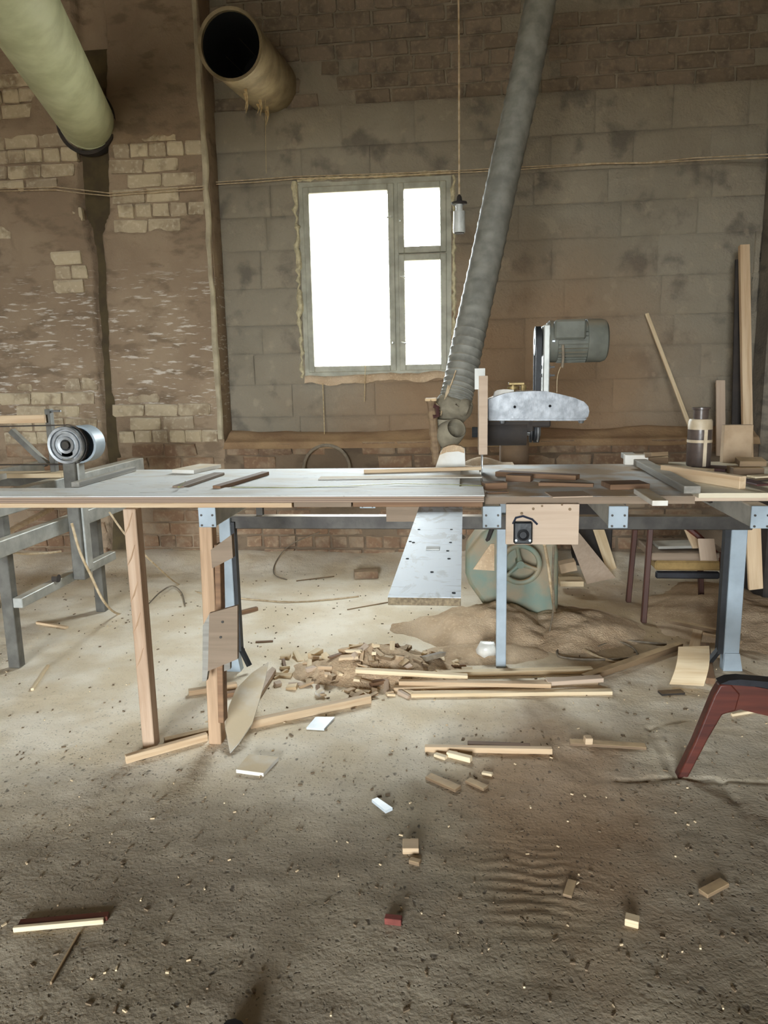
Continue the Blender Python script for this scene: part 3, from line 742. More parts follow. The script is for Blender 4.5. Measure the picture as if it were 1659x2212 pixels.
# white sheet(s) behind
zt = ZT
b = V((0, 0, 0))
zbox('white_sheet', -1.60, -.02, 2.81, 3.44, ZT, .980, 'worktop_white', 'large white laminate sheet lying on the bench behind the front plank', 'board')
def topbar(name, p, q_, z, w, t, mat, label, cat='batten', **k): return plank(name, G(*p, z), G(*q_, z), w, t, mat, label, cat, **k)
topbar('square_bar', (163, 1053), (287, 1018), .981, .035, .022, 'grey_wood', 'pale grey square bar along the left end of the white bench top')
topbar('strip', (385, 1056), (474, 1026), .981, .05, .012, 'mdf_dark', 'thin grey strip across the bench with a green tipped corner')
topbar('batten', (468, 1058), (574, 1026), .981, .035, .016, 'brown_wood', 'dark edged batten lying slantwise on the white sheet')
topbar('white_offcut', (395, 1023), (455, 1010), .981, .12, .018, 'white_panel', 'white offcut raised at the back edge of the bench top')
topbar('long_batten', (786, 1022), (1040, 1015), .981, .022, .016, 'pine', 'long thin brown batten ending at the saw blade', roll=0)
topbar('veneer_strip', (690, 1034), (1040, 1030), .981, .075, .005, 'white_panel', 'pale veneer strip beside the long thin batten')
q = MB(); pp = [G(500, 1052, .989), G(640, 1053, .987), G(760, 1049, .9905), G(860, 1044, .988), G(960, 1046, .988), G(1041, 1049, .988)]
for i in range(len(pp)-1): q.bar(pp[i], pp[i+1], .008, .002)
tag(q.build('strapping', 'strap_green', None, True, pp[2]), 'thin green plastic packing strap lying along the bench', 'strap')
q = MB(); q.prism([G(384, 1053, .9985), G(398, 1043, .9985), G(401, 1040, .9985), G(388, 1053, .9985)], (0, 0, .003)); tag(q.build('leaf_scrap', 'strap_green', None, True, G(390, 1047, .996)), 'tiny green pointed strap scrap on the grey strip', 'scrap')
# projecting board
t_ = thing('shelf_board', 'white scuffed chipboard shelf jutting out from under the bench front', 'board', (-.09, 2.2, .92))
zz = .9435
A = G(838, 1291, zz-.0); B = G(994, 1289, zz); 
x0, x1, y0 = (A.x+G(905, 1095, zz).x)/2, (B.x+G(1000, 1095, zz).x)/2, (A.y+B.y)/2
q = MB(); q.bb((x0, y0, zz-.0185), (x1, 3.0, zz-.0012), .0008); q.build('core', 'chip_edge', t_, False)
q = MB(); q.bb((x0-.0003, y0-.0003, zz-.0012), (x1+.0003, 3.0, zz)); q.build('white_face', 'scuffed_white', t_, False)
for hx, hy in ((905, 1144), (975, 1144), (893, 1172), (973, 1172), (886, 1170), (880, 1207), (970, 1207), (933, 1236), (980, 1281), (967, 1190)):
    p = G(hx, hy, zz); q = MB(); q.cyl((p.x, p.y, zz-.0005), (p.x, p.y, zz+.0012), .0042, n=10); q.build('dowel_hole', 'hollow_shade', t_)  # black discs stand in for the shade inside the holes
p = G(935, 1185, zz); q = MB(); q.box((p.x, p.y, zz+.001), (.036, .036, .002)); q.build('paper_tag', 'paper', t_)
p = G(1000, 1153, zz); q = MB(); q.cyl((x1+.0, p.y, zz-.012), (x1+.005, p.y, zz-.006), .008, n=10); q.build('edge_plug', 'cable_grey', t_)

# ------------------------------------------------ wooden props under the bench front
pl_ = G(324, 1617); pl_.z = fz(pl_)
t_ = thing('wood_post', 'rough squared timber post propping up the left part of the bench', 'post', pl_)
q = MB(); q.bb((pl_.x-.03, pl_.y, pl_.z), (pl_.x+.018, pl_.y+.055, .944), .003); q.build('post', 'pine_z', t_)
for zk in (.9, .78, .64, .52, .38):
    q = MB(); q.tube([(pl_.x-.029, pl_.y-.0006, zk-.05), (pl_.x-.012, pl_.y-.0006, zk-.02), (pl_.x+.006, pl_.y-.0006, zk+.03)], [.001, .003, .0015], 5); q.build('bark_streak', 'pine_post_z', t_)
pm = G(466, 1610); pm.z = fz(pm)
t_ = thing('prop_post', 'prop of pine timbers screwed together with two square plywood plates', 'post', pm)
q = MB(); q.bar(V((pm.x-.004, pm.y+.03, pm.z)), V((-.962, pm.y+.05, .866)), .05, .055, (0, 1, 0), .003); q.build('post', 'pine_post_z', t_)
q = MB(); q.bar(V((pm.x+.032, pm.y+.01, .10)), V((-.915, pm.y+.03, .80)), .022, .05, (0, 1, 0), .002); q.build('side_batten', 'brown_wood', t_)
def plate(px4, Y, t, mat, name, parent):
    q = MB(); q.prism([P(x, y, Y) for x, y in px4], (0, t, 0)); return q.build(name, mat, parent, False)
plate([(455, 1188), (500, 1155), (503, 1205), (458, 1228)], 2.53, .03, 'mdf_dark', 'upper_plate', t_)
lp = plate([(452, 1325), (513, 1308), (513, 1424), (449, 1450)], 2.50, .016, 'mdf_dark', 'lower_plate', t_)
plate([(438, 1352), (452, 1326), (449, 1450), (446, 1471), (437, 1472)], 2.517, .022, 'grey_wood', 'rear_board', t_)
plate([(484, 1428), (497, 1426), (497, 1446), (484, 1450)], 2.56, .02, 'grey_wood', 'spacer_block', t_)
for x, y in ((481, 1343), (477, 1376)):
    p = P(x, y, 2.5); q = MB(); q.cyl(p+V((0, .002, 0)), p-V((0, .003, 0)), .005, n=8); q.build('screw_head', 'dark_steel', lp)

# ================================================================== RADIAL SAW
SY = 3.3
def S(x, y, dy=0): return P(x, y, SY+dy)
saw = thing('radial_arm_saw', 'old radial saw with silver arm, grey motor and green cast base', 'saw', (.27, 4.2, 0))
def px2(lst, Y): return [P(x, y, Y) for x, y in lst]
# casting (carriage arm)
out = [(1056, 904), (1055, 863), (1072, 856), (1090, 850), (1110, 846.5), (1157, 844.6), (1182, 845.5), (1212, 852), (1242, 859.5), (1262, 868), (1271, 878), (1273, 890), (1270, 901), (1262, 904)]
q = MB(); q.prism(px2(out, SY), (0, .17, 0)); cst = q.build('arm_casting', 'aluminium', saw, False)
import bmesh
q = MB(); q.prism(px2([(1056, 908.5), (1056, 904), (1268, 904), (1262, 909)], SY-.006), (0, .18, 0)); q.build('lower_flange', 'aluminium', cst)
for hx, hy in ((1112, 879), (1188, 877)):
    p = S(hx, hy); q = MB(); q.cyl(p+V((0, -.0015, 0)), p+V((0, .002, 0)), .006, n=12); q.build('bolt_hole', 'hollow_shade', cst)  # black disc paints the shade of each bolt hole
p = S(1255, 908); q = MB(); q.cyl(p, p+V((0, 0, -.012)), .014, .010, 10); q.build('flange_bolt', 'bright_steel', cst)
p = S(1085, 908); q = MB(); q.cyl(p+V((0, .01, 0)), p+V((0, .01, -.014)), .014, .010, 10); q.build('flange_bolt', 'bright_steel', cst)
q = MB(); q.bar(P(1185, 848, SY+.08), P(1238, 864, SY+.08), .12, .006); q.build('dust_heap', 'ledge_dust', cst)
# radial arm and column behind
cx, cy = .27, 4.15
q = MB(); q.bb((cx-.06, SY+.17, 1.2), (cx+.06, cy+.1, 1.29), .015); q.build('radial_arm', 'dusty_iron', saw)
q = MB(); q.cyl((cx, cy, .55), (cx, cy, 1.285), .08, n=28); q.lathe([(.0, .11), (.05, .11), (.06, .09), (.28, .09), (.29, .08)], (cx, cy, .55), (0, 0, 1)); q.build('column', 'dusty_iron', saw)
# spindle housing
z1 = S(1100, 936).z; xa = S(1052, 936).x; xb = S(1140, 936).x; xm = S(1020, 936).x
q = MB(); q.tube([(xa, SY+.09, z1), (xb, SY+.09, z1)], .062, 24); q.bb((xa, SY+.04, z1), (xb+.03, SY+.15, S(1100, 908).z-.002), .006); hs_ = q.build('spindle_housing', 'dusty_black', saw)
q = MB(); q.tube([(xb, SY+.09, z1), (S(1165, 936).x, SY+.09, z1)], .018, 16); q.build('spindle', 'bright_steel', hs_)
q = MB(); p = V((S(1148, 936).x, SY+.09, z1)); q.lathe([(0, .02), (0, .05), (.008, .05), (.013, .038), (.018, .05), (.024, .05), (.024, .02)], p, (1, 0, 0), 24); q.build('drive_pulley', 'black_rubber', hs_)
q = MB(); p = V((S(1163, 936).x, SY+.09, z1)); q.lathe([(0, .02), (0, .045), (.006, .048), (.012, .03), (.018, .018), (.018, .001)], p, (1, 0, 0), 24); q.build('pulley_flange', 'bright_steel', hs_)
q = MB(); q.cyl((xm, SY+.09, z1), (S(1034, 936).x, SY+.09, z1), .026, n=6); q.build('blade_nut', 'black_rubber', hs_)
q = MB(); q.bb((S(1140, 930).x, SY+.04, S(1140, 925).z), (S(1192, 930).x, SY+.16, S(1140, 908).z-.003), .01); q.build('motor_bracket', 'dusty_black', hs_)
# blade
gx = S(1041, 900).x; bz = z1
r_ = bz-.962; tt = 48; q = MB(); vs = []
for j in range(tt*2): vs.append((r_ if j % 2 else r_-.012, 2*math.pi*j/(tt*2)))
poly = [V((gx-.0012, SY+.0+r*math.cos(a), bz+r*math.sin(a))) for r, a in vs]
q.prism(poly, (.0024, 0, 0)); q.build('saw_blade', 'bright_steel', saw, False)
# wooden guard round the blade
ga = S(1032, 812); gb = S(1050.5, 972); gz0, gz1 = gb.z, ga.z
q = MB(); X0, X1 = S(1032.5, 900).x, S(1050.5, 900).x
q.bb((X0, SY-.20, gz0), (X1, SY-.18, gz1), .001); q.bb((X0, SY-.18, gz0), (X0+.009, SY+.05, gz1)); q.bb((X1-.009, SY-.18, gz0), (X1, SY+.05, gz1)); gd = q.build('blade_guard', 'mdf', saw)
q = MB(); a = P(1025.5, 796, SY-.19); b = P(1048, 841, SY-.19); q.bb((a.x, SY-.175, b.z), (b.x, SY-.17, a.z)); q.build('paper_flag', 'paper', gd)
# clamps on the casting
p = P(1108, 838, SY+.08)
q = MB(); q.cyl(p+V((0, 0, -.03)), p+V((0, 0, .02)), .012, n=12); q.cyl(p+V((0, 0, -.005)), p+V((0, 0, .006)), .026, n=12); q.bb(p+V((-.02, -.02, .012)), p+V((.05, .02, .024)), .004); q.cyl(p+V((.045, 0, .012)), p+V((.045, 0, -.012)), .014, n=10); q.build('clamp_handle', 'brass', cst)
q = MB(); q.prism(px2([(1066, 858), (1069, 846), (1074, 843), (1088, 841), (1110, 842), (1110, 848), (1088, 852)], SY+.06), (0, .06, 0)); q.build('clamp_plate', 'white_panel', cst)
# motor
my = SY+.11; m0 = P(1186, 738, my); mx1 = P(1310, 738, my).x; R_ = .093
mo = bpy.data.objects.new('motor', None); COL.objects.link(mo); mo.parent = saw; mo.location = V((m0.x, my, m0.z))-saw.location
q = MB(); L_ = mx1-m0.x
q.lathe([(-.012, .001), (-.012, .08), (.0, .09), (.03, .09), (.032, .084), (.64*L_, .084), (.64*L_, R_), (.9*L_, R_), (.97*L_, R_*.93), (L_, R_*.8), (L_+.002, R_*.4), (L_+.002, .001)], m0, (1, 0, 0), 36); q.build('motor_body', 'motor_grey', mo)
for k in range(30):
    a = 2*math.pi*k/30
    if .15*math.pi < a < .5*math.pi: continue
    q = MB(); c = V((0, -math.cos(a), math.sin(a))); q.bar(m0+V((.034, 0, 0))+c*.087, m0+V((.63*L_, 0, 0))+c*.087, .0035, .014, c); q.build('cooling_fin', 'motor_grey', mo)
ta = P(1197, 692, my-.075); tb2 = P(1264, 733, my-.075)
q = MB(); q.bb((ta.x, my-.105, tb2.z), (tb2.x, my+.03, ta.z), .008); q.build('terminal_box', 'motor_grey', mo)
q = MB(); p = P(1216, 745, my-.1); q.tube([p, p+V((.002, -.004, -.05)), p+V((0, .0, -.095))], .006, 8); q.build('motor_cable', 'cable_grey', mo)
q = MB(); p = P(1196, 737, my-.09); q.box(p, (.016, .012, .011), None, .002); q.build('lug_bolt', 'bright_steel', mo)
q = MB(); a = P(1171, 704, my); b = P(1182, 846, my); q.bb((a.x, my-.085, b.z-.01), (b.x, my+.085, a.z), .004); mp_ = q.build('motor_plate', 'pale_steel', saw)
for y in (793, 811):
    p = P(1183, y, my-.06); q = MB(); q.cyl(p, p+V((.03, 0, 0)), .004, n=8); q.cyl(p, p+V((.012, 0, 0)), .009, n=6); q.cyl(p-V((.024, 0, 0)), p-V((.032, 0, 0)), .009, n=6); q.build('bolt', 'bright_steel', mp_)
# belt loop in the plane across the arm
bx = P(1161, 770, my).x; top = P(1161, 738, my).z; q = MB()
def loop(r1, r2):
    o_ = []
    for k in range(13): a = math.pi*k/12; o_.append((math.cos(a)*r1, top+math.sin(a)*r1))
    for k in range(13): a = math.pi+math.pi*k/12; o_.append((math.cos(a)*r2, z1+math.sin(a)*r2))
    return o_
oo = loop(.066, .052); ii = loop(.058, .044); w = .012; n_ = len(oo); vs = []
for (a, b), (c, d) in zip(oo, ii): vs += [(bx-w, my+a, b), (bx+w, my+a, b), (bx+w, my+c, d), (bx-w, my+c, d)]
fs = []
for k in range(n_):
    k2 = (k+1) % n_
    for j in range(4): fs.append((4*k+j, 4*k+(j+1) % 4, 4*k2+(j+1) % 4, 4*k2+j))
q.add(vs, fs); q.build('drive_belt', 'black_rubber', saw)
q = MB(); q.lathe([(-.014, .015), (-.014, .06), (-.01, .064), (0, .055), (.01, .064), (.014, .06), (.014, .015)], (bx, my, top), (1, 0, 0), 28); q.cyl((bx, my, top), (m0.x, my, top), .014, n=12); q.build('motor_pulley', 'black_rubber', saw)
# cast base
GY = 4.2
gout = [(1006, 1195), (1040, 1150), (1060, 1135), (1195, 1135), (1207, 1195), (1206, 1330), (1140, 1345), (1060, 1330), (1012, 1262), (1005, 1240)]
q = MB(); q.prism(px2(gout, GY), (0, .34, 0)); cb_ = q.build('cast_base', 'green_paint', saw); md = cb_.modifiers.new('edge', 'BEVEL'); md.width = .025; md.segments = 3; md.limit_method = 'ANGLE'
q = MB(); q.prism(px2([(1022, 1230), (1045, 1196), (1060, 1175), (1068, 1175), (1068, 1233)], GY-.006), (0, .01, 0)); q.build('dusty_pocket', 'sawdust', cb_)
q = MB(); q.tube([P(1062, 1136, GY-.03), P(1063, 1140, GY-.035), P(1054, 1165, GY-.03), P(1050, 1168, GY-.03)], [.012, .014, .012, .008], 8); q.build('lever', 'dusty_black', cb_)
hw = P(1124, 1219, 4.1); hub = bpy.data.objects.new('handwheel', None); COL.objects.link(hub); hub.parent = saw; hub.location = hw-saw.location
q = MB(); R1 = .106
q.lathe([(math.sin(a)*.013, R1+math.cos(a)*.015) for a in [2*math.pi*k/10 for k in range(10)]], hw, (0, -1, 0), 40, True); q.build('rim', 'green_paint', hub)
for a in (math.radians(100), math.radians(222), math.radians(-18)):
    q = MB(); c = V((math.cos(a), 0, math.sin(a))); q.tube([hw+c*.015+V((0, .01, 0)), hw+c*.06+V((0, .004, 0)), hw+c*.1], [.016, .011, .012], 8); q.build('spoke', 'green_paint', hub)
q = MB(); q.cyl(hw+V((0, .1, 0)), hw+V((0, -.015, 0)), .022, n=16); q.build('hub', 'green_paint', hub)
# things next to the blade on the table
q = MB(); Yc = 3.46
q.prism(px2([(939, 1015), (952, 975), (957, 969), (966, 964), (980, 962), (996, 964.5), (1004, 969), (1005, 1008), (1005, 1015)], Yc), (0, .05, 0))
t_ = thing('chute_box', 'white dust chute with rounded top behind the blade', 'chute', P(972, 1015, Yc)); q.build('front_panel', 'white_panel', t_, False)
q = MB(); q.prism(px2([(949, 983), (957, 968), (968, 963), (980, 961), (996, 964), (1003.5, 970), (1003, 979), (990, 975), (965, 977)], Yc-.004), (0, .056, 0)); q.build('dust_cap', 'sawdust', t_)

mc = G(1035, 1001, ZT)
def mound(x, y):
    d = np.hypot((x-mc.x-.02)/.12, (y-mc.y)/.07); return ZT-.004+.035*sm(1.15-d)*(.7+.5*fbm(x*14, y*14, 9))
o = hfield('bench_sawdust', np.arange(mc.x-.12, mc.x+.17, .01), np.arange(mc.y-.09, mc.y+.09, .01), mound, 'sawdust'); tag(o, 'small smooth mound of sawdust on the bench behind the blade', 'sawdust', kind='stuff')
# ================================================================== LEFT MACHINE STAND
SX = -2.25
st = thing('machine_stand', 'grey welded steel stand with stepped pulley at the left wall', 'machine stand', (SX, 3.7, 0))
for (x, y) in ((24, 1443), (213, 1322)):
    p = G(x, y); p = V((SX, p.y, 0))
    q = MB(); q.bb((SX-.03, p.y, 0), (SX+.03, p.y+.05, .80), .003); q.build('leg', 'grey_steel', st)
fY, rY = G(24, 1443).y, G(213, 1322).y
q = MB(); zc = AX(120, 1262, SX+.06).z; q.bb((SX+.032, fY+.0, zc-.025), (SX+.082, rY+.1, zc+.025), .003); q.build('lower_crossbar', 'pale_steel', st)
q = MB(); q.bb((SX-.04, 2.3, .775), (SX+.04, rY+.7, .885), .004); q.build('top_beam', 'pale_steel', st)
q = MB(); q.bb((SX-.75, 2.3, .79), (SX-.69, rY+.7, .87), .004); q.build('top_beam', 'pale_steel', st)
for yy_ in (fY, rY):
    q = MB(); q.bb((SX-.75, yy_, 0), (SX-.69, yy_+.05, .79), .003); q.build('leg', 'grey_steel', st)
    q = MB(); q.bb((SX-.69, yy_+.005, .79), (SX-.04, yy_+.045, .86), .003); q.build('cross_rail', 'grey_steel', st)
pc = AX(125, 961, SX+.06); py = pc.y
q = MB(); zb = AX(145, 1266, SX+.115).z; q.bb((SX+.085, py-.02, zb), (SX+.155, py+.05, pc.z-.02), .004); q.build('pulley_post', 'grey_steel', st)
q = MB(); q.bb((SX+.155, py+.0, zb+.05), (SX+.168, py+.06, pc.z-.02), .002); q.build('post_angle', 'pale_steel', st)
pc = V((SX+.12, py-.03, pc.z)); k_ = py/1600
q = MB(); R1 = 43*k_
prof = [(.0, .001)]
q.lathe([(.03, .001), (.03, R1*.22), (.012, R1*.22), (.0, R1*.30), (-.002, R1*.44), (.010, R1*.46), (.010, R1*.6), (-.002, R1*.62), (-.002, R1*.72), (.012, R1*.74), (.012, R1*.82), (-.004, R1*.84), (-.006, R1*.97), (0, R1), (.02, R1), (.02, R1*.9)], pc, (0, 1, 0), 48); pu = q.build('stepped_pulley', 'bright_steel', st)
q = MB(); q.cyl(pc+V((0, .03, 0)), pc+V((0, -.004, 0)), R1*.2, n=20); q.build('shaft_end', 'dark_steel', pu)
q = MB(); q.lathe([(.035, R1*.9), (.04, R1), (.15, R1*.98), (.16, R1*.9), (.16, .001)], pc+V((.05, .0, .0)), (.0, 1, 0), 40); q.build('pulley_drum', 'blue_paint', pu)
q = MB(); tp = pc+V((0, .032, R1+.004)); q.bar(tp+V((-1.6, 0, -.012)), tp, .022, .006); bt = pc+V((0, .032, -R1-.004)); q.bar(bt+V((-1.6, 0, .0)), bt, .022, .006)
arc = [pc+V((math.sin(a)*(R1+.006), .032, math.cos(a)*(R1+.006))) for a in [math.pi*k/14 for k in range(15)]]
for a, b in zip(arc, arc[1:]): q.bar(a, b, .022, .005, (b-a).cross(V((0, 1, 0))))
q.build('belt', 'dusty_black', st)
# wooden rail and brace on the stand
u0_ = AX(106, 885, SX+.1); q = MB(); yb = py+.12
a = P(95, 884, yb); b = P(118, 1000, yb); q.bb((a.x, yb, .88), (b.x, yb+.04, a.z), .002); q.build('upright', 'grey_steel', st)
a = P(-120, 900, yb-.03); b = P(97, 896, yb-.03); q = MB(); q.bar(a+V((0, 0, -.022)), b+V((0, 0, -.022)), .02, .045, (0, 0, 1), .002); q.build('wooden_rail', 'pine', st)
q = MB(); q.bar(P(25, 930, yb+.0), P(102, 1004, yb+.0), .03, .035, (0, 1, 0)); q.build('diagonal_brace', 'grey_steel', st)
p = P(122, 888, yb+.02); q = MB(); q.cyl(p-V((.03, 0, 0)), p+V((.025, 0, 0)), .006, n=8); q.build('bolt', 'bright_steel', st)
p = AX(122, 1246, SX+.06); q = MB(); q.tube([p+V((.0, -.03, -.0)), p+V((.03, -.03, .0))], .022, 12); q.build('pipe_clamp', 'dusty_black', st)
for (a_, b_, w, t, mt, lb_) in (((-80, 1052), (116, 1036), .09, .025, 'pine_pale', 'pale yellow pine slab lying on the left stand beside the pulley post'),
                              ((-60, 1044), (42, 1032), .05, .03, 'white_panel', 'white faced block end lying at the left edge of the stand')):
    z0 = .888 if mt == 'pine_pale' else .914; pa, pb_ = AX(max(b_[0], 1), b_[1], SX-.05), None
    e = V((SX+.03 if mt == 'pine_pale' else SX-.14, pa.y, z0)); plank('slab', e+V((-.6, -.02, 0)), e, w*1.4, t, mt, lb_, 'slab')
q = MB(); q.bb((SX+.032, 2.9, .598), (SX+.085, 4.75, .678), .004); q.build('side_beam', 'pale_steel', st)
q = MB(); q.bar(AX(12, 1152, SX-.2), AX(112, 1098, SX-.2), .03, .022, (0, 0, 1), .002); q.build('wooden_lath', 'pine', st)
q = MB(); q.tube(smoothpath([AX(14, 1192, SX-.0), AX(50, 1196, SX+.05), AX(95, 1195, SX+.07), AX(131, 1191, SX+.09)], 4), .006, 6); q.build('rope', 'cable', st)

# ================================================================== FLOOR TIMBER
def FL(x, y, dz=0):
    p = G(x, y); p = G(x, y, fz(p)+dz); return p
def fplank(name, a, b, w, t, mat, label, cat='batten', za=0, zb=0, **k):
    A = FL(*a, za); B = FL(*b, zb); mid = (A+B)/2; lift = max(0, fz(mid)-mid.z) if za == 0 and zb == 0 else 0
    return plank(name, A+V((0, 0, lift)), B+V((0, 0, lift)), w, t, mat, label, cat, **k)
fplank('foot_batten', (272, 1648), (448, 1598), .022, .03, 'pine', 'fresh pine batten on the floor joining the two bench props')
fplank('foot_batten', (356, 1606), (452, 1584), .03, .02, 'old_wood', 'short grey batten on the floor behind the fresh pine one')
fplank('long_timber', (540, 1572), (800, 1516), .03, .034, 'pine', 'long square timber with blue stained end near the rubbish heap', 'timber')
p = FL(803, 1516); 
fplank('timber', (408, 1502), (512, 1486), .03, .025, 'pine', 'short pine offcut lying behind the plated prop', 'offcut')
fplank('timber', (470, 1508), (520, 1500), .03, .02, 'brown_wood', 'small brown offcut peeping out behind the veneer sheet', 'offcut')
fplank('timber', (500, 1332), (556, 1318), .025, .022, 'brown_wood', 'brown stick on the sawdust behind the plated prop', 'stick')
# curved veneer sheet leaning over the batten
vp = [(497, 1628, .004), (486, 1570, .05), (494, 1530, .075), (510, 1490, .10), (545, 1455, .12), (580, 1432, .13), (573, 1470, .11), (556, 1530, .075), (545, 1565, .05), (515, 1608, .02)]
vpts = [G(x, y, z) for x, y, z in vp]; q = MB(); q.prism(vpts, (0, 0, .005)); tag(q.build('veneer_sheet', 'white_panel', None, True, vpts[0]), 'pale pointed veneer sheet leaning beside the plated prop', 'veneer')
vp = [(555, 1500, .02), (566, 1494, .02), (596, 1445, .03), (588, 1440, .03), (565, 1462, .03)]
vpts = [G(x, y, z) for x, y, z in vp]; q = MB(); q.prism(vpts, (0, 0, -.018)); tag(q.build('board_offcut', 'mdf', None, False, vpts[0]), 'tan board offcut lying behind the pointed veneer sheet', 'offcut')
def tile(px4, t, mat, label, z=0.0, name='board_piece'):
    pts = [FL(x, y, t+z) for x, y in px4]; zc = max(p.z for p in pts); pts = [V((p.x, p.y, zc)) for p in pts]
    q = MB(); q.prism(pts, (0, 0, -t)); ctr = sum(pts, V())/len(pts); o = q.build(name, mat, None, False, ctr); tag(o, label, 'board'); return o
tile([(510, 1662), (538, 1631), (602, 1637), (569, 1670)], .014, 'white_panel', 'square beige board piece on the floor in front of the props')
tile([(662, 1572), (682, 1549), (723, 1550), (700, 1574)], .008, 'white_laminate', 'small bluish white tile on the floor below the long square timber')
tile([(803, 1727), (815, 1723), (848, 1745), (833, 1752)], .01, 'white_laminate', 'little white laminate scrap alone on the dark floor')
fplank('batten', (768, 1452), (1010, 1466), .03, .02, 'pine_pale', 'white ended batten at the rear left of the floor stack', za=.06, zb=.03)
fplank('batten', (868, 1463), (1279, 1452), .035, .024, 'pine_pale', 'longest rear batten of the floor stack behind the thin steel leg', zb=.0)
fplank('batten', (862, 1478), (1190, 1484), .03, .02, 'pine', 'pine batten crossing the floor stack slantwise', za=.02, zb=.02)
fplank('batten', (850, 1492), (1290, 1476), .035, .02, 'pine', 'tan batten in the middle of the floor stack')
fplank('batten', (888, 1504), (1321, 1499), .035, .018, 'pine_pale', 'front pale batten of the floor stack')
fplank('batten', (1180, 1478), (1300, 1470), .045, .02, 'mdf', 'short pinkish board at the right end of the floor stack', za=.024, zb=.024)
fplank('batten', (1262, 1472), (1468, 1400), .04, .03, 'old_wood', 'dusty grey timber lying slantwise right of the floor stack', 'timber')
fplank('batten', (918, 1622), (1193, 1627), .022, .022, 'pine', 'thin pine batten lying alone on the brown floor')
fplank('block', (967, 1633), (1018, 1646), .022, .02, 'pine_pale', 'small pale block in front of the lone thin batten', 'block')
fplank('block', (940, 1633), (964, 1641), .02, .012, 'pine_pale', 'tiny chip beside the small pale block', 'chip')
fplank('block', (968, 1626), (988, 1630), .015, .012, 'pine', 'tiny pine chip touching the lone thin batten', 'chip')
fplank('plank_piece', (1010, 1610), (1145, 1615), .03, .012, 'brown_wood', 'dusty brown strip behind the lone thin batten', 'strip')
fplank('plank_piece', (1230, 1606), (1395, 1616), .035, .012, 'old_wood', 'flat dusty slat near the middle right of the floor', 'slat')
fplank('block', (1262, 1605), (1278, 1605), .03, .025, 'pine', 'light cube of wood on the flat dusty slat', 'block', za=.012, zb=.012)
fplank('block', (1042, 1672), (1064, 1676), .016, .01, 'pine_pale', 'small cream chip right of the brown sawdust', 'chip')
fplank('plank_piece', (925, 1680), (990, 1708), .035, .012, 'old_wood', 'dust covered slat half buried in the dark floor', 'slat')
fplank('plank_piece', (1010, 1688), (1050, 1706), .03, .01, 'old_wood', 'second dust covered slat half buried in the dark floor', 'slat')
fplank('block', (870, 1835), (905, 1835), .05, .02, 'pine', 'rounded wood knot lying in the dark foreground', 'knot')
fplank('block', (885, 1862), (908, 1868), .02, .012, 'old_wood', 'grey chip just in front of the wood knot', 'chip')
fplank('block', (832, 1992), (868, 1996), .02, .018, 'red_chip', 'reddish brick chip in the dark foreground', 'chip')
fplank('block', (1350, 1992), (1380, 2000), .028, .02, 'pine_pale', 'cream wood chip with dark hollow in the right foreground', 'chip')
fplank('block', (1225, 1942), (1236, 1908), .025, .008, 'old_wood', 'thin square slip of wood at the rippled sawdust', 'slip')
fplank('block', (1518, 1935), (1565, 1910), .03, .012, 'old_wood', 'angular dusty scrap at the far right foreground', 'scrap')
fplank('stick', (30, 2012), (225, 1994), .012, .014, 'pine_pale', 'pale edged curved lath in the left foreground', 'lath')
fplank('stick', (42, 2000), (235, 1983), .022, .012, 'red_wood', 'dark strip standing in for the shaded gap behind the pale foreground lath', 'strip')  # dark strip added for the shade in the gap behind the lath
fplank('stick', (110, 2128), (172, 2018), .006, .008, 'old_wood', 'thin dusty lath pointing away in the left foreground', 'lath')
fplank('stick', (80, 1347), (146, 1358), .02, .014, 'pine', 'tan stick on the sawdust between the stand legs', 'stick')
fplank('stick', (70, 1492), (104, 1440), .014, .012, 'pine_pale', 'pale rod lying on the sawdust near the front stand leg', 'rod')
fplank('block', (672, 1424), (692, 1412), .04, .03, 'pine_pale', 'clean cream block behind the rubbish heap', 'block')
fplank('brick_lump', (765, 1248), (816, 1246), .09, .05, 'brick_red', 'dusty brick lump lying by the far wall', 'brick')
fplank('stick', (640, 1256), (722, 1246), .008, .008, 'old_wood', 'thin twig on the sawdust near the far wall', 'twig')
fplank('stick', (750, 1318), (838, 1302), .008, .006, 'old_wood', 'thin twig on the sawdust left of the jutting shelf board', 'twig')
fplank('stick', (552, 1388), (590, 1386), .02, .006, 'brown_wood', 'dark brown scrap on the bright sawdust', 'scrap')
# right side
vv = []
for k in range(9):
    t = k/8; bow = .03*math.sin(math.pi*t)
    a = G(1490-42*(1-t*.0)-22*(1-t)+(-20)*0, 1485-88*t, .02+.11*t+bow*0); vv.append(t)
q = MB(); L0, R0 = G(1446, 1478, .01), G(1520, 1482, .01); L1, R1_ = G(1466, 1397, .16), G(1532, 1395, .16); vs = []; fs = []
for k in range(9):
    t = k/8; b = .035*math.sin(math.pi*t)
    for e, (p0, p1) in enumerate(((L0, L1), (R0, R1_))): vs.append(p0.lerp(p1, t)+V((0, -b, b*.5)))
for k in range(9): vs += [vs[2*k]+V((0, .006, -.002)), vs[2*k+1]+V((0, .006, -.002))]
for k in range(8):
    fs += [(2*k, 2*k+1, 2*k+3, 2*k+2), (18+2*k, 18+2*k+2, 18+2*k+3, 18+2*k+1), (2*k, 2*k+2, 18+2*k+2, 18+2*k), (2*k+1, 18+2*k+1, 18+2*k+3, 2*k+3)]
fs += [(0, 18, 19, 1), (16, 17, 35, 34)]
q.add(vs, fs); tag(q.build('bent_plywood', 'pine_pale', None, True, L0), 'curved plywood plate propped against sticks by the right bench leg', 'plywood')
plank('prop_block', G(1534, 1478, .0), G(1522, 1400, .03), .04, .03, 'brown_wood', 'rough wedge of wood behind the curved plywood plate', 'wedge')
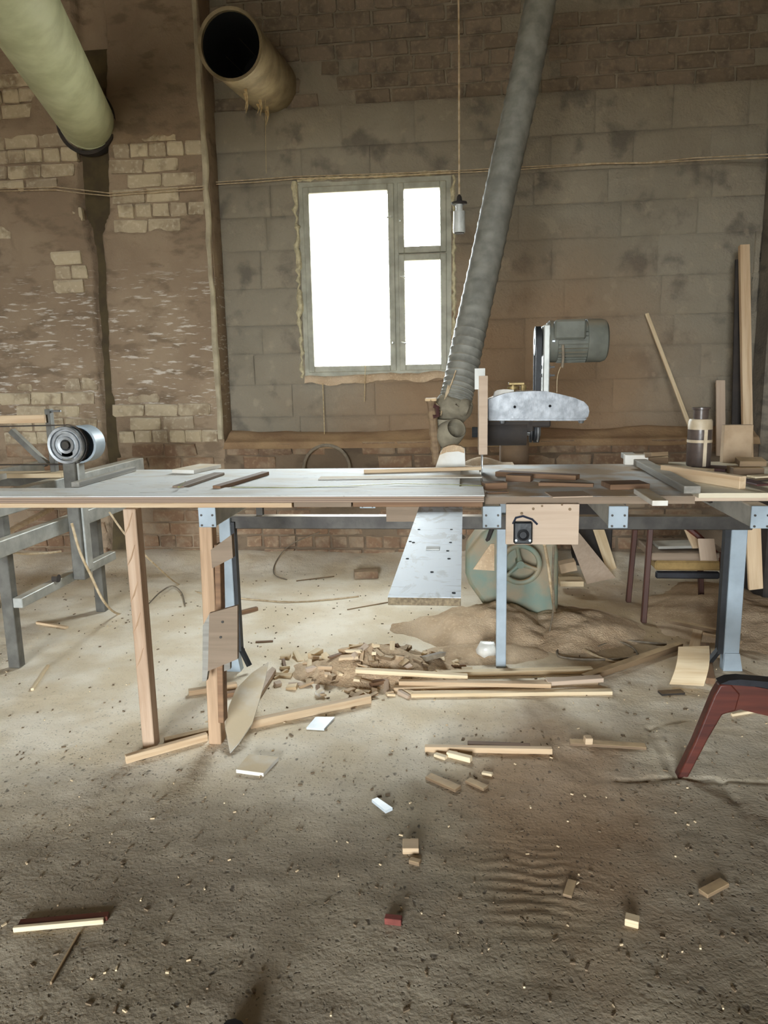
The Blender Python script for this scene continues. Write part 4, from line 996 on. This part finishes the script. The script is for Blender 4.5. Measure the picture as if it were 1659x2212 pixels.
fplank('stick', (1447, 1345), (1600, 1378), .03, .02, 'old_wood', 'long brown lath lying on rubble under the right bench', 'lath', za=.08, zb=.06)
fplank('stick', (1520, 1370), (1600, 1392), .025, .015, 'pine', 'short light lath below the long brown lath', 'lath', za=.05, zb=.05)
fplank('block', (1500, 1400), (1508, 1362), .05, .012, 'pine', 'light slip of wood standing behind the curved plywood plate', 'slip', za=.0, zb=.05)
fplank('slab', (1425, 1500), (1475, 1497), .04, .01, 'dusty_black', 'flat dark slab on the floor left of the curved plywood', 'slab')
fplank('stick', (1580, 1548), (1659, 1534), .012, .012, 'pine_pale', 'thin pale lath behind the red wooden stool', 'lath')

# ------------------------------------------------ sawdust pile and rubbish heap
pk = G(1075, 1330); 
def pile(cx, cy, rx, ry, h, seed, pw=1.0):
    def f(x, y):
        d = np.hypot((x-cx)/rx, (y-cy)/ry)+(fbm(x*4, y*4, seed)-.5)*.5
        return fh(x, y)-.012+h*sm(1-d)**pw*(.7+.6*fbm(x*7, y*7, seed+3)) + .012*(fbm(x*20, y*20, seed+5)-.5)*sm(1.1-d)
    return f
def mkpile(name, cx, cy, rx, ry, h, seed, label, mat='sawdust', res=.02):
    o = hfield(name, np.arange(cx-rx*1.3, cx+rx*1.3, res), np.arange(cy-ry*1.3, cy+ry*1.3, res), pile(cx, cy, rx, ry, h, seed), mat); tag(o, label, 'sawdust', kind='stuff'); return o
mkpile('sawdust_pile', .12, 4.0, .55, .42, .17, 101, 'brown heap of sawdust banked against the green saw base')
mkpile('sawdust_pile', .62, 4.05, .45, .5, .10, 131, 'lower sawdust bank right of the green saw base')
mkpile('sawdust_pile', .1, 3.62, .5, .22, .05, 151, 'pale sawdust spread in front of the brown heap')
mkpile('sawdust_pile', 1.55, 4.3, .6, .8, .10, 171, 'dull sawdust drift under the right end of the bench')
hp_ = G(800, 1450); HC = (-.42, 3.36)
mkpile('rubbish_heap', HC[0], HC[1]+.05, .5, .3, .12, 201, 'heap of sawdust and chips left of the floor stack', 'sawdust', .015)
hpf = pile(HC[0], HC[1]+.05, .5, .3, .12, 201)
chips = []
def chip(x, y, z, l, w, t, mat, label, group, cat='offcut'):
    v, f = chbox(l/2, w/2, t/2, 0); v = [(a+random.uniform(-.15, .15)*l*.4, b+random.uniform(-.1, .1)*w, c) for a, b, c in v]
    me = bpy.data.meshes.new('wood_offcut'); me.from_pydata(v, [], f); me.materials.append(MATS[mat]); o = bpy.data.objects.new('wood_offcut', me); COL.objects.link(o)
    o.location = (x, y, z); o.rotation_euler = (random.uniform(-.35, .35), random.uniform(-.35, .35), random.uniform(0, 3.14)); tag(o, label, cat, group); return o
for k in range(90):
    a = random.uniform(0, 6.28); r = random.random()**.6; x = HC[0]+math.cos(a)*r*.5-.06; y = HC[1]+math.sin(a)*r*.33
    l = random.choice((.03, .04, .05, .07, .1)); z = float(max(hpf(np.array(x), np.array(y)), fh(x, y)))
    mt, wd = random.choice((('pine', 'golden pine'), ('pine_pale', 'cream'), ('pine_pale', 'cream'), ('old_wood', 'dusty grey'), ('brown_wood', 'dark brown'), ('mdf', 'pinkish tan')))
    sz_ = 'long' if l > .08 else ('medium' if l > .045 else 'tiny')
    chip(x, y, z+.006, l, random.uniform(.015, .035), random.uniform(.006, .02), mt, f'{sz_} {wd} wood offcut in the rubbish heap beside the floor stack', f'{sz_} {wd} offcuts in the rubbish heap')
for (x, y, l, w, t, mt, lb_) in ((690, 1477, .035, .03, .022, 'white_panel', 'white cube of wood on the left side of the rubbish heap'), (790, 1388, .05, .03, .02, 'red_chip', 'rust coloured curl at the back of the rubbish heap'),
                           (815, 1395, .09, .02, .015, 'brown_wood', 'dark stick standing out of the top of the rubbish heap'), (870, 1393, .07, .05, .012, 'plastic_bag', 'crumpled white plastic scrap behind the rubbish heap'),
                           (935, 1420, .11, .07, .02, 'cable_grey', 'grey crumpled rag at the right side of the rubbish heap'), (765, 1392, .04, .03, .02, 'pine_pale', 'small cream block on the back of the rubbish heap')):
    p = G(x, y, .05); z = float(max(hpf(np.array(p.x), np.array(p.y)), fh(p.x, p.y))); o = chip(p.x, p.y, z+t*.5, l, w, t, mt, lb_, None, 'scrap'); o.name = 'heap_scrap'
p = FL(1052, 1422); lump([p+V((-.05, 0, .03)), p+V((-.02, 0, .045)), p+V((.02, 0, .05)), p+V((.045, 0, .02))], [.015, .05, .045, .012], 'plastic_bag', 'plastic_bag', None, 12, .4)
bagobj = bpy.data.objects['plastic_bag']; tag(bagobj, 'crumpled translucent plastic bag beside the thin steel bench leg', 'bag')
# fine chips strewn over the floor
q = MB()
for k in range(900):
    y = random.uniform(1.2, 5.2); x = random.uniform(-.72, .68)*y-.1*y; s_ = random.uniform(.0025, .007)*(1 if random.random() < .95 else 1.7)
    z = float(fh(x, y)); M = Matrix.Rotation(random.uniform(0, 6), 3, 'Z') @ Matrix.Rotation(random.uniform(-.3, .3), 3, 'X'); q.box((x, y, z+.002), (s_*random.uniform(1, 2.6), s_*.8, .004), M)
tag(q.build('wood_chips', 'bark_dark', None, False), 'fine dark wood chips strewn all over the dusty floor', 'wood chips', kind='stuff')
q = MB()
for k in range(200):
    y = random.uniform(1.2, 4.0); x = random.uniform(-.7, .66)*y-.1*y; s_ = random.uniform(.002, .006)
    z = float(fh(x, y)); M = Matrix.Rotation(random.uniform(0, 6), 3, 'Z') @ Matrix.Rotation(random.uniform(-.3, .3), 3, 'X'); q.box((x, y, z+.002), (s_*random.uniform(1, 2.6), s_*.8, .004), M)
tag(q.build('pale_shavings', 'pine_pale', None, False), 'fine pale shavings strewn all over the dusty floor', 'shavings', kind='stuff')

# ================================================================== CABLES ON THE FLOOR
def cord(name, pts, r, mat, label):
    q = MB(); q.tube(smoothpath(pts, 8), r, 6); tag(q.build(name, mat, None, True, pts[-1]), label, 'cable')
cord('power_cable', [AX(155, 1130, -2.05), AX(172, 1190, -2.02), AX(195, 1240, -2.0), AX(225, 1300, -1.95), FL(255, 1326, .006), FL(300, 1330, .006)], .007, 'cable', 'cream power cable hanging from the left stand to the floor')
cord('string', [P(236, 1106, 3.6), P(275, 1160, 3.7), P(330, 1215, 3.85), FL(385, 1262, .005), FL(440, 1282, .005), FL(560, 1296, .005), FL(640, 1300, .005), FL(720, 1294, .005), FL(775, 1288, .005)], .005, 'cable', 'pale cord sagging from the bench and trailing over the sawdust')
cord('string', [FL(316, 1310, .004), FL(345, 1280, .006), FL(372, 1266, .01), FL(392, 1280, .006), FL(400, 1310, .004)], .004, 'cable_grey', 'short loose loop of string on the sawdust behind the left post')
cord('string', [P(690, 1150, YP-.05), P(630, 1175, YP-.06), P(598, 1210, 5.3), FL(592, 1240, .004), FL(620, 1252, .004)], .004, 'cable_grey', 'thin string hanging on the plinth wall behind the bench')
cord('motor_cable', [P(1176, 1176, 3.0), P(1184, 1220, 3.2), P(1192, 1280, 3.4), FL(1202, 1330, .006), FL(1240, 1385, .006), FL(1290, 1418, .006), FL(1340, 1432, .006), FL(1365, 1432, .006)], .007, 'cable', 'pale cable dropping behind the control board and curling on the floor')
cord('motor_cable', [P(1196, 1180, 3.1), P(1194, 1250, 3.3), P(1196, 1310, 3.5), FL(1186, 1372, .006), FL(1184, 1400, .006)], .005, 'cable_grey', 'thin grey cable hanging straight down in front of the green base')
cord('motor_cable', [FL(1290, 1398, .006), FL(1330, 1386, .006), FL(1365, 1398, .006), FL(1375, 1418, .006), FL(1330, 1424, .006), FL(1250, 1424, .006), FL(1205, 1415, .006), FL(1220, 1392, .006), FL(1290, 1380, .006), FL(1440, 1392, .006)], .006, 'cable_grey', 'dusty grey cable coiled on the floor under the bench')
cord('wire_thread', [P(1211, 792, SY+.05), P(1204, 815, SY+.05), P(1203, 848, SY+.05)], .0018, 'cable', 'thin bare wire dangling below the saw motor')
cc = P(702, 1006, YP-.12); q = MB(); q.lathe([(math.sin(a)*.012, .175+math.cos(a)*.012) for a in [2*math.pi*k/8 for k in range(8)]], V((cc.x, YP-.06, cc.z-.03)), (0, -1, .1), 40, True); tag(q.build('hose_coil', 'cable_grey', None, True, (cc.x, YP-.06, cc.z-.03)), 'round hoop of old hose hung on the plinth wall under the window', 'hose')
cord('wire_thread', [P(697, 828, YW-.06), P(699, 880, YW-.06), P(701, 938, YW-.08)], .003, 'cobweb', 'dusty thread hanging from the left of the window sill')
cord('wire_thread', [P(789, 790, YW-.05), P(788, 830, YW-.06), P(787, 868, YW-.06)], .0025, 'cobweb', 'dusty thread hanging from the middle of the window sill')

# ================================================================== RIGHT HALF OF THE BENCH
z = ZT+.0005
topbar('offcut', (1075, 1027), (1248, 1036), z, .06, .02, 'brown_wood', 'long dark brown offcut lying right of the blade', 'offcut')
topbar('offcut', (1096, 1038), (1149, 1040), z+.0, .055, .026, 'brown_wood', 'short dark block in front of the long dark brown offcut', 'offcut')
topbar('offcut', (1044, 1056), (1092, 1054), z, .05, .025, 'brown_wood', 'brown block pressed against the laminated plank at the blade', 'offcut')
topbar('offcut', (1052, 1066), (1096, 1064), z, .03, .005, 'brown_wood', 'thin brown splinter in front of the brown block', 'splinter')
topbar('offcut', (1165, 1048), (1282, 1052), z, .05, .014, 'brown_wood', 'tapered brown wedge in front of the long dark offcut', 'wedge', taper=.5)
topbar('thin_sheet', (1185, 1070), (1270, 1068), z, .12, .004, 'mdf', 'thin tan sheet scrap at the front edge of the dusty bench top', 'sheet')
topbar('bark_board', (1308, 1054), (1392, 1052), z, .11, .02, 'brown_wood', 'bark edged orange brown board end on the bench', 'board')
plank('batten', G(1384, 1066, z+.001), G(1426, 1093, z+.001), .05, .018, 'white_panel', 'white batten poking out over the front bench edge', 'batten')
x0 = .77
plank('straightedge', V((.79, 3.74, z+.019)), V((.772, 2.60, z+.019)), .055, .026, 'grey_wood', 'long grey weathered plank running front to back on the bench', 'plank')
zbox('mdf_sheet', .80, 2.2, 2.62, 3.55, ZT+.0003, ZT+.0183, 'mdf_cream', 'big tan fibreboard sheet on the right end of the bench', 'sheet')
z2 = ZT+.0188
topbar('pine_batten', (1432, 1028), (1604, 1056), z2, .03, .045, 'pine', 'knotty pine batten lying on edge on the tan sheet', roll=0)
topbar('white_strip', (1388, 1008), (1535, 1020), z2, .07, .012, 'pine_pale', 'pale flat strip behind the knotty pine batten', 'strip')
topbar('block', (1348, 1003), (1398, 1003), z2, .05, .045, 'white_panel', 'cream block at the back corner of the grey weathered plank', 'block')
topbar('bark', (1392, 1000), (1440, 1000), z2+.0, .08, .03, 'old_wood', 'pile of bark scraps at the back of the right bench', 'bark', roll=.2)
topbar('bark', (1400, 990), (1436, 988), z2+.036, .05, .018, 'old_wood', 'curled bark scrap on top of the bark pile', 'bark', roll=-.2)
topbar('book', (1498, 1012), (1574, 1016), z2, .12, .012, 'maroon', 'flat dark red case under the plastic canister', 'case')
topbar('block', (1576, 1024), (1642, 1024), z2, .09, .03, 'old_wood', 'grey brown wood block right of the dark red case', 'block')
topbar('bark', (1592, 1006), (1650, 1006), z2+.031, .07, .022, 'old_wood', 'bark slab on top of the grey brown block', 'bark', roll=.15)
for k, (a, b, lb_) in enumerate((((1600, 1042), (1659, 1036), 'dark bark sliver at the right edge of the tan sheet'), ((1622, 1032), (1690, 1028), 'pale splintered sliver at the right edge of the tan sheet'), ((1585, 1034), (1650, 1050), 'reddish bark sliver under the other slivers'))):
    topbar('sliver', a, b, z2+.007*k, .05, .007, ('dusty_black', 'pine_pale', 'maroon')[k], lb_, 'sliver')
# canister
cp = G(1508, 1006, z2+.0125); cy = cp.y; kk = cy/1600
t_ = thing('plastic_canister', 'tall brown plastic canister with cream shoulder and taped cross', 'canister', cp)
zt_ = P(1508, 905, cy).z; zs = P(1508, 927, cy).z; r_ = 24*kk
q = MB(); q.lathe([(0, .001), (0, r_*.96), (.006, r_), (zs-cp.z, r_)], cp, (0, 0, 1), 24); q.build('body', 'jar_plastic', t_)
q = MB(); q.lathe([(zs-cp.z, r_), (zt_-cp.z-.01, r_*.98), (zt_-cp.z, r_*.88), (zt_-cp.z, r_*.3)], cp, (0, 0, 1), 24); q.build('shoulder', 'jar_pale', t_)
zk = P(1508, 880, cy).z; q = MB(); q.lathe([(zt_-cp.z, r_*.6), (zk-cp.z-.01, r_*.62), (zk-cp.z-.008, r_*.74), (zk-cp.z, r_*.74), (zk-cp.z, .001)], cp, (0, 0, 1), 20); q.build('cap', 'jar_plastic', t_)
q = MB(); zz_ = P(1508, 952, cy).z-cp.z; q.lathe([(zz_-.006, r_+.0015), (zz_+.006, r_+.0015)], cp, (0, 0, 1), 24); q.build('tape_band', 'jar_pale', t_)
q = MB(); q.bb((cp.x+.002, cp.y-r_-.003, cp.z+.002), (cp.x+.016, cp.y-r_+.004, zs)); q.build('tape_strip', 'jar_pale', t_)
ba = P(1532, 912, 3.72); bb_ = P(1585, 990, 3.72); 
zbox('grey_box', ba.x, bb_.x, 3.50, 3.54, z2, ba.z, 'cardboard', 'dull grey brown box panel standing behind the canister', 'box')
# leaning things on the back wall
def lean(name, a, b, w, t, mat, label, cat): 
    return plank(name, a, b, w, t, mat, label, cat, lift=False, up=(0, -1, 0))
lean('tall_batten', P(1621, 1330, 5.0), P(1607, 530, 5.42), .062, .04, 'pine', 'tall pine batten leaning upright against the right of the wall', 'batten')
lean('thin_pole', P(1500, 948, 5.2), P(1397, 678, 5.62), .025, .02, 'pine_pale', 'thin pale stick leaning slantwise on the wall behind the canister', 'stick').location
lean('short_board', P(1557, 985, 5.3), P(1556, 822, 5.45), .06, .018, 'mdf', 'short chipped board standing behind the grey box panel', 'board')
lean('batten_shadow', P(1585, 1200, 5.32), P(1600, 560, 5.46), .07, .018, 'dusty_black', 'narrow dark strip standing in for the shadow of the tall pine batten', 'board')  # added dark strip: the tall batten's shadow made as a shape
# ================================================================== UNDER THE RIGHT BENCH
ch = [G(1357, 1300), G(1390, 1345), G(1515, 1303), G(1562, 1350)]
for p in ch: p.z = 0
t_ = thing('old_chair', 'old dark wooden chair loaded with boards under the right bench', 'chair', (ch[0]+ch[3])/2)
tops = [P(1372, 1140, ch[0].y-.04), P(1405, 1138, ch[1].y+.02), P(1512, 1185, ch[2].y), P(1562, 1190, ch[3].y)]
for a, b in zip(ch, tops):
    q = MB(); q.bar(a, b, .03, .03, (0, 1, 0), .004); q.build('leg', 'chair_wood', t_)
sz = P(1400, 1200, ch[1].y).z
q = MB(); q.bb((ch[0].x+.03, ch[1].y, sz-.03), (ch[3].x+.02, ch[0].y, sz+.015), .006); q.build('seat', 'mdf_dark', t_)
q = MB(); q.bb((ch[0].x+.05, ch[1].y-.004, sz-.085), (ch[2].x, ch[1].y+.15, sz-.03), .01); q.build('seat_padding', 'yellow_foam', t_)
q = MB(); q.bar((ch[0].x+.06, ch[1].y+.02, sz-.115), (ch[2].x-.03, ch[1].y+.02, sz-.115), .03, .04, (0, 0, 1), .01); q.build('stretcher', 'black_pad', t_)
q = MB(); q.tube(smoothpath([P(1480, 1135, 4.3), P(1510, 1160, 4.25), P(1540, 1190, 4.2), P(1565, 1215, 4.15)], 4), .018, 8); q.build('armrest', 'red_wood', t_)
q = MB(); q.bar(tops[0], tops[1], .03, .03, (0, 0, 1), .004); q.build('side_rail', 'red_wood', t_)
zs_ = sz+.016
for (a, b, w, t, mt, lb_) in (((1405, 1192), (1505, 1192), .2, .02, 'old_wood', 'drawer like tray lying on the old chair seat'), ((1415, 1180), (1500, 1178), .15, .016, 'grey_wood', 'grey board on the tray on the old chair')):
    plank('board', P(a[0], a[1], 4.3)*1, P(b[0], b[1], 4.3), w, t, mt, lb_, 'board')
plank('board', P(1505, 1185, 4.2), P(1480, 1130, 4.35), .05, .015, 'pine', 'narrow lath standing among the boards on the old chair', 'lath')
plank('tan_panel', P(1530, 1212, 4.05), P(1524, 1165, 4.12), .085, .012, 'mdf', parent=t_, up=(0, -1, 0))  # loose tan panel leaning by the chair, only parented to it
# leaning sheets between saw base and chair
q = MB(); q.prism([G(1268, 1262, .02), G(1330, 1248, .02), P(1250, 1150, 4.7), P(1230, 1165, 4.65)], (0, .015, 0)); tag(q.build('plywood_sheet', 'mdf', None, False, G(1300, 1255)), 'triangular dusty panel leaning right of the green saw base', 'panel')
lean('leaning_lath', G(1322, 1232, .01), P(1290, 1135, 4.9), .07, .015, 'pine_pale', 'pale lath leaning beside the triangular dusty panel', 'lath')
lean('leaning_board', P(1632, 1272, 3.9), P(1625, 1100, 3.85), .07, .02, 'pine', 'narrow upright board behind the right bench leg', 'board')
fplank('block', (1210, 1235), (1245, 1228), .1, .06, 'cardboard', 'rounded cream lump right of the handwheel', 'lump', za=.09, zb=.09)
fplank('block', (1208, 1262), (1258, 1262), .12, .035, 'pine_pale', 'flat cream slab on the sawdust right of the green base', 'slab', za=.04, zb=.04)
# dark cupboard carcass deep in the right corner
q = MB(); a = P(1600, 1180, 4.9); zbox('dark_crate', 1.78, 2.4, 4.5, 4.9, 0, .78, 'dusty_black', 'dark crate standing deep under the right bench end', 'crate', .01)
zbox('low_crate', .78, 1.04, 5.28, 5.46, 0, .62, 'dusty_black', 'dark box between leaning boards at the back of the bench', 'box', .01)

# ================================================================== STOOL AND SHOE
lf = G(1472, 1683); lf.z = fz(lf); lf.x += .012
t_ = thing('low_bench', 'red brown wooden bench end with splayed leg and black padded rail', 'bench', lf)
YS = 2.48; c0 = P(1575, 1505, YS)
def spts(l, Y): return [P(x, y, Y) for x, y in l]
q = MB(); q.prism(spts([(1463, 1683), (1484, 1686), (1530, 1598), (1561, 1545), (1590, 1536), (1600, 1500), (1580, 1478), (1556, 1480), (1543, 1502), (1500, 1606)], YS), (0, .045, 0)); b = q.build('leg', 'red_wood', t_)
md = b.modifiers.new('edge', 'BEVEL'); md.width = .006; md.segments = 2; md.limit_method = 'ANGLE'
q = MB(); q.prism(spts([(1556, 1480), (1600, 1478), (1720, 1500), (1720, 1555), (1660, 1547), (1600, 1533), (1572, 1540)], YS+.004), (0, .036, 0)); b = q.build('rail', 'red_wood', t_)
q = MB(); q.prism(spts([(1556, 1478), (1575, 1470), (1600, 1468), (1720, 1478), (1720, 1500), (1640, 1484)], YS-.002), (0, .05, 0)); q.build('padded_top', 'black_pad', t_)
a = P(1720, 1520, YS); q = MB(); q.prism([a+V((-.04, 0, .0)), a+V((.06, 0, .03)), V((a.x+.14, YS, 0)), V((a.x+.11, YS, 0))], (0, .045, 0)); q.build('leg', 'red_wood', t_)
sp = G(522, 2206); sp.y -= .04; sp.z = fz(sp)
q = MB(); q.tube([sp+V((0, .0, .02)), sp+V((0, -.01, .025)), sp+V((0, -.05, .03)), sp+V((0, -.12, .035)), sp+V((0, -.2, .045)), sp+V((0, -.26, .045)), sp+V((0, -.275, .04))], [.012, .03, .04, .043, .04, .036, .02], 12)
for i, v in enumerate(q.v): q.v[i] = V((v.x, v.y, max(v.z, sp.z+.002)))
t_ = thing('shoe', 'dark navy shoe toe showing at the very bottom of the picture', 'shoe', sp); q.build('upper', 'navy', t_)
q = MB(); q.bb(sp+V((-.042, -.27, -.004)), sp+V((.042, -.005, .012)), .012); q.build('sole', 'black_rubber', t_)
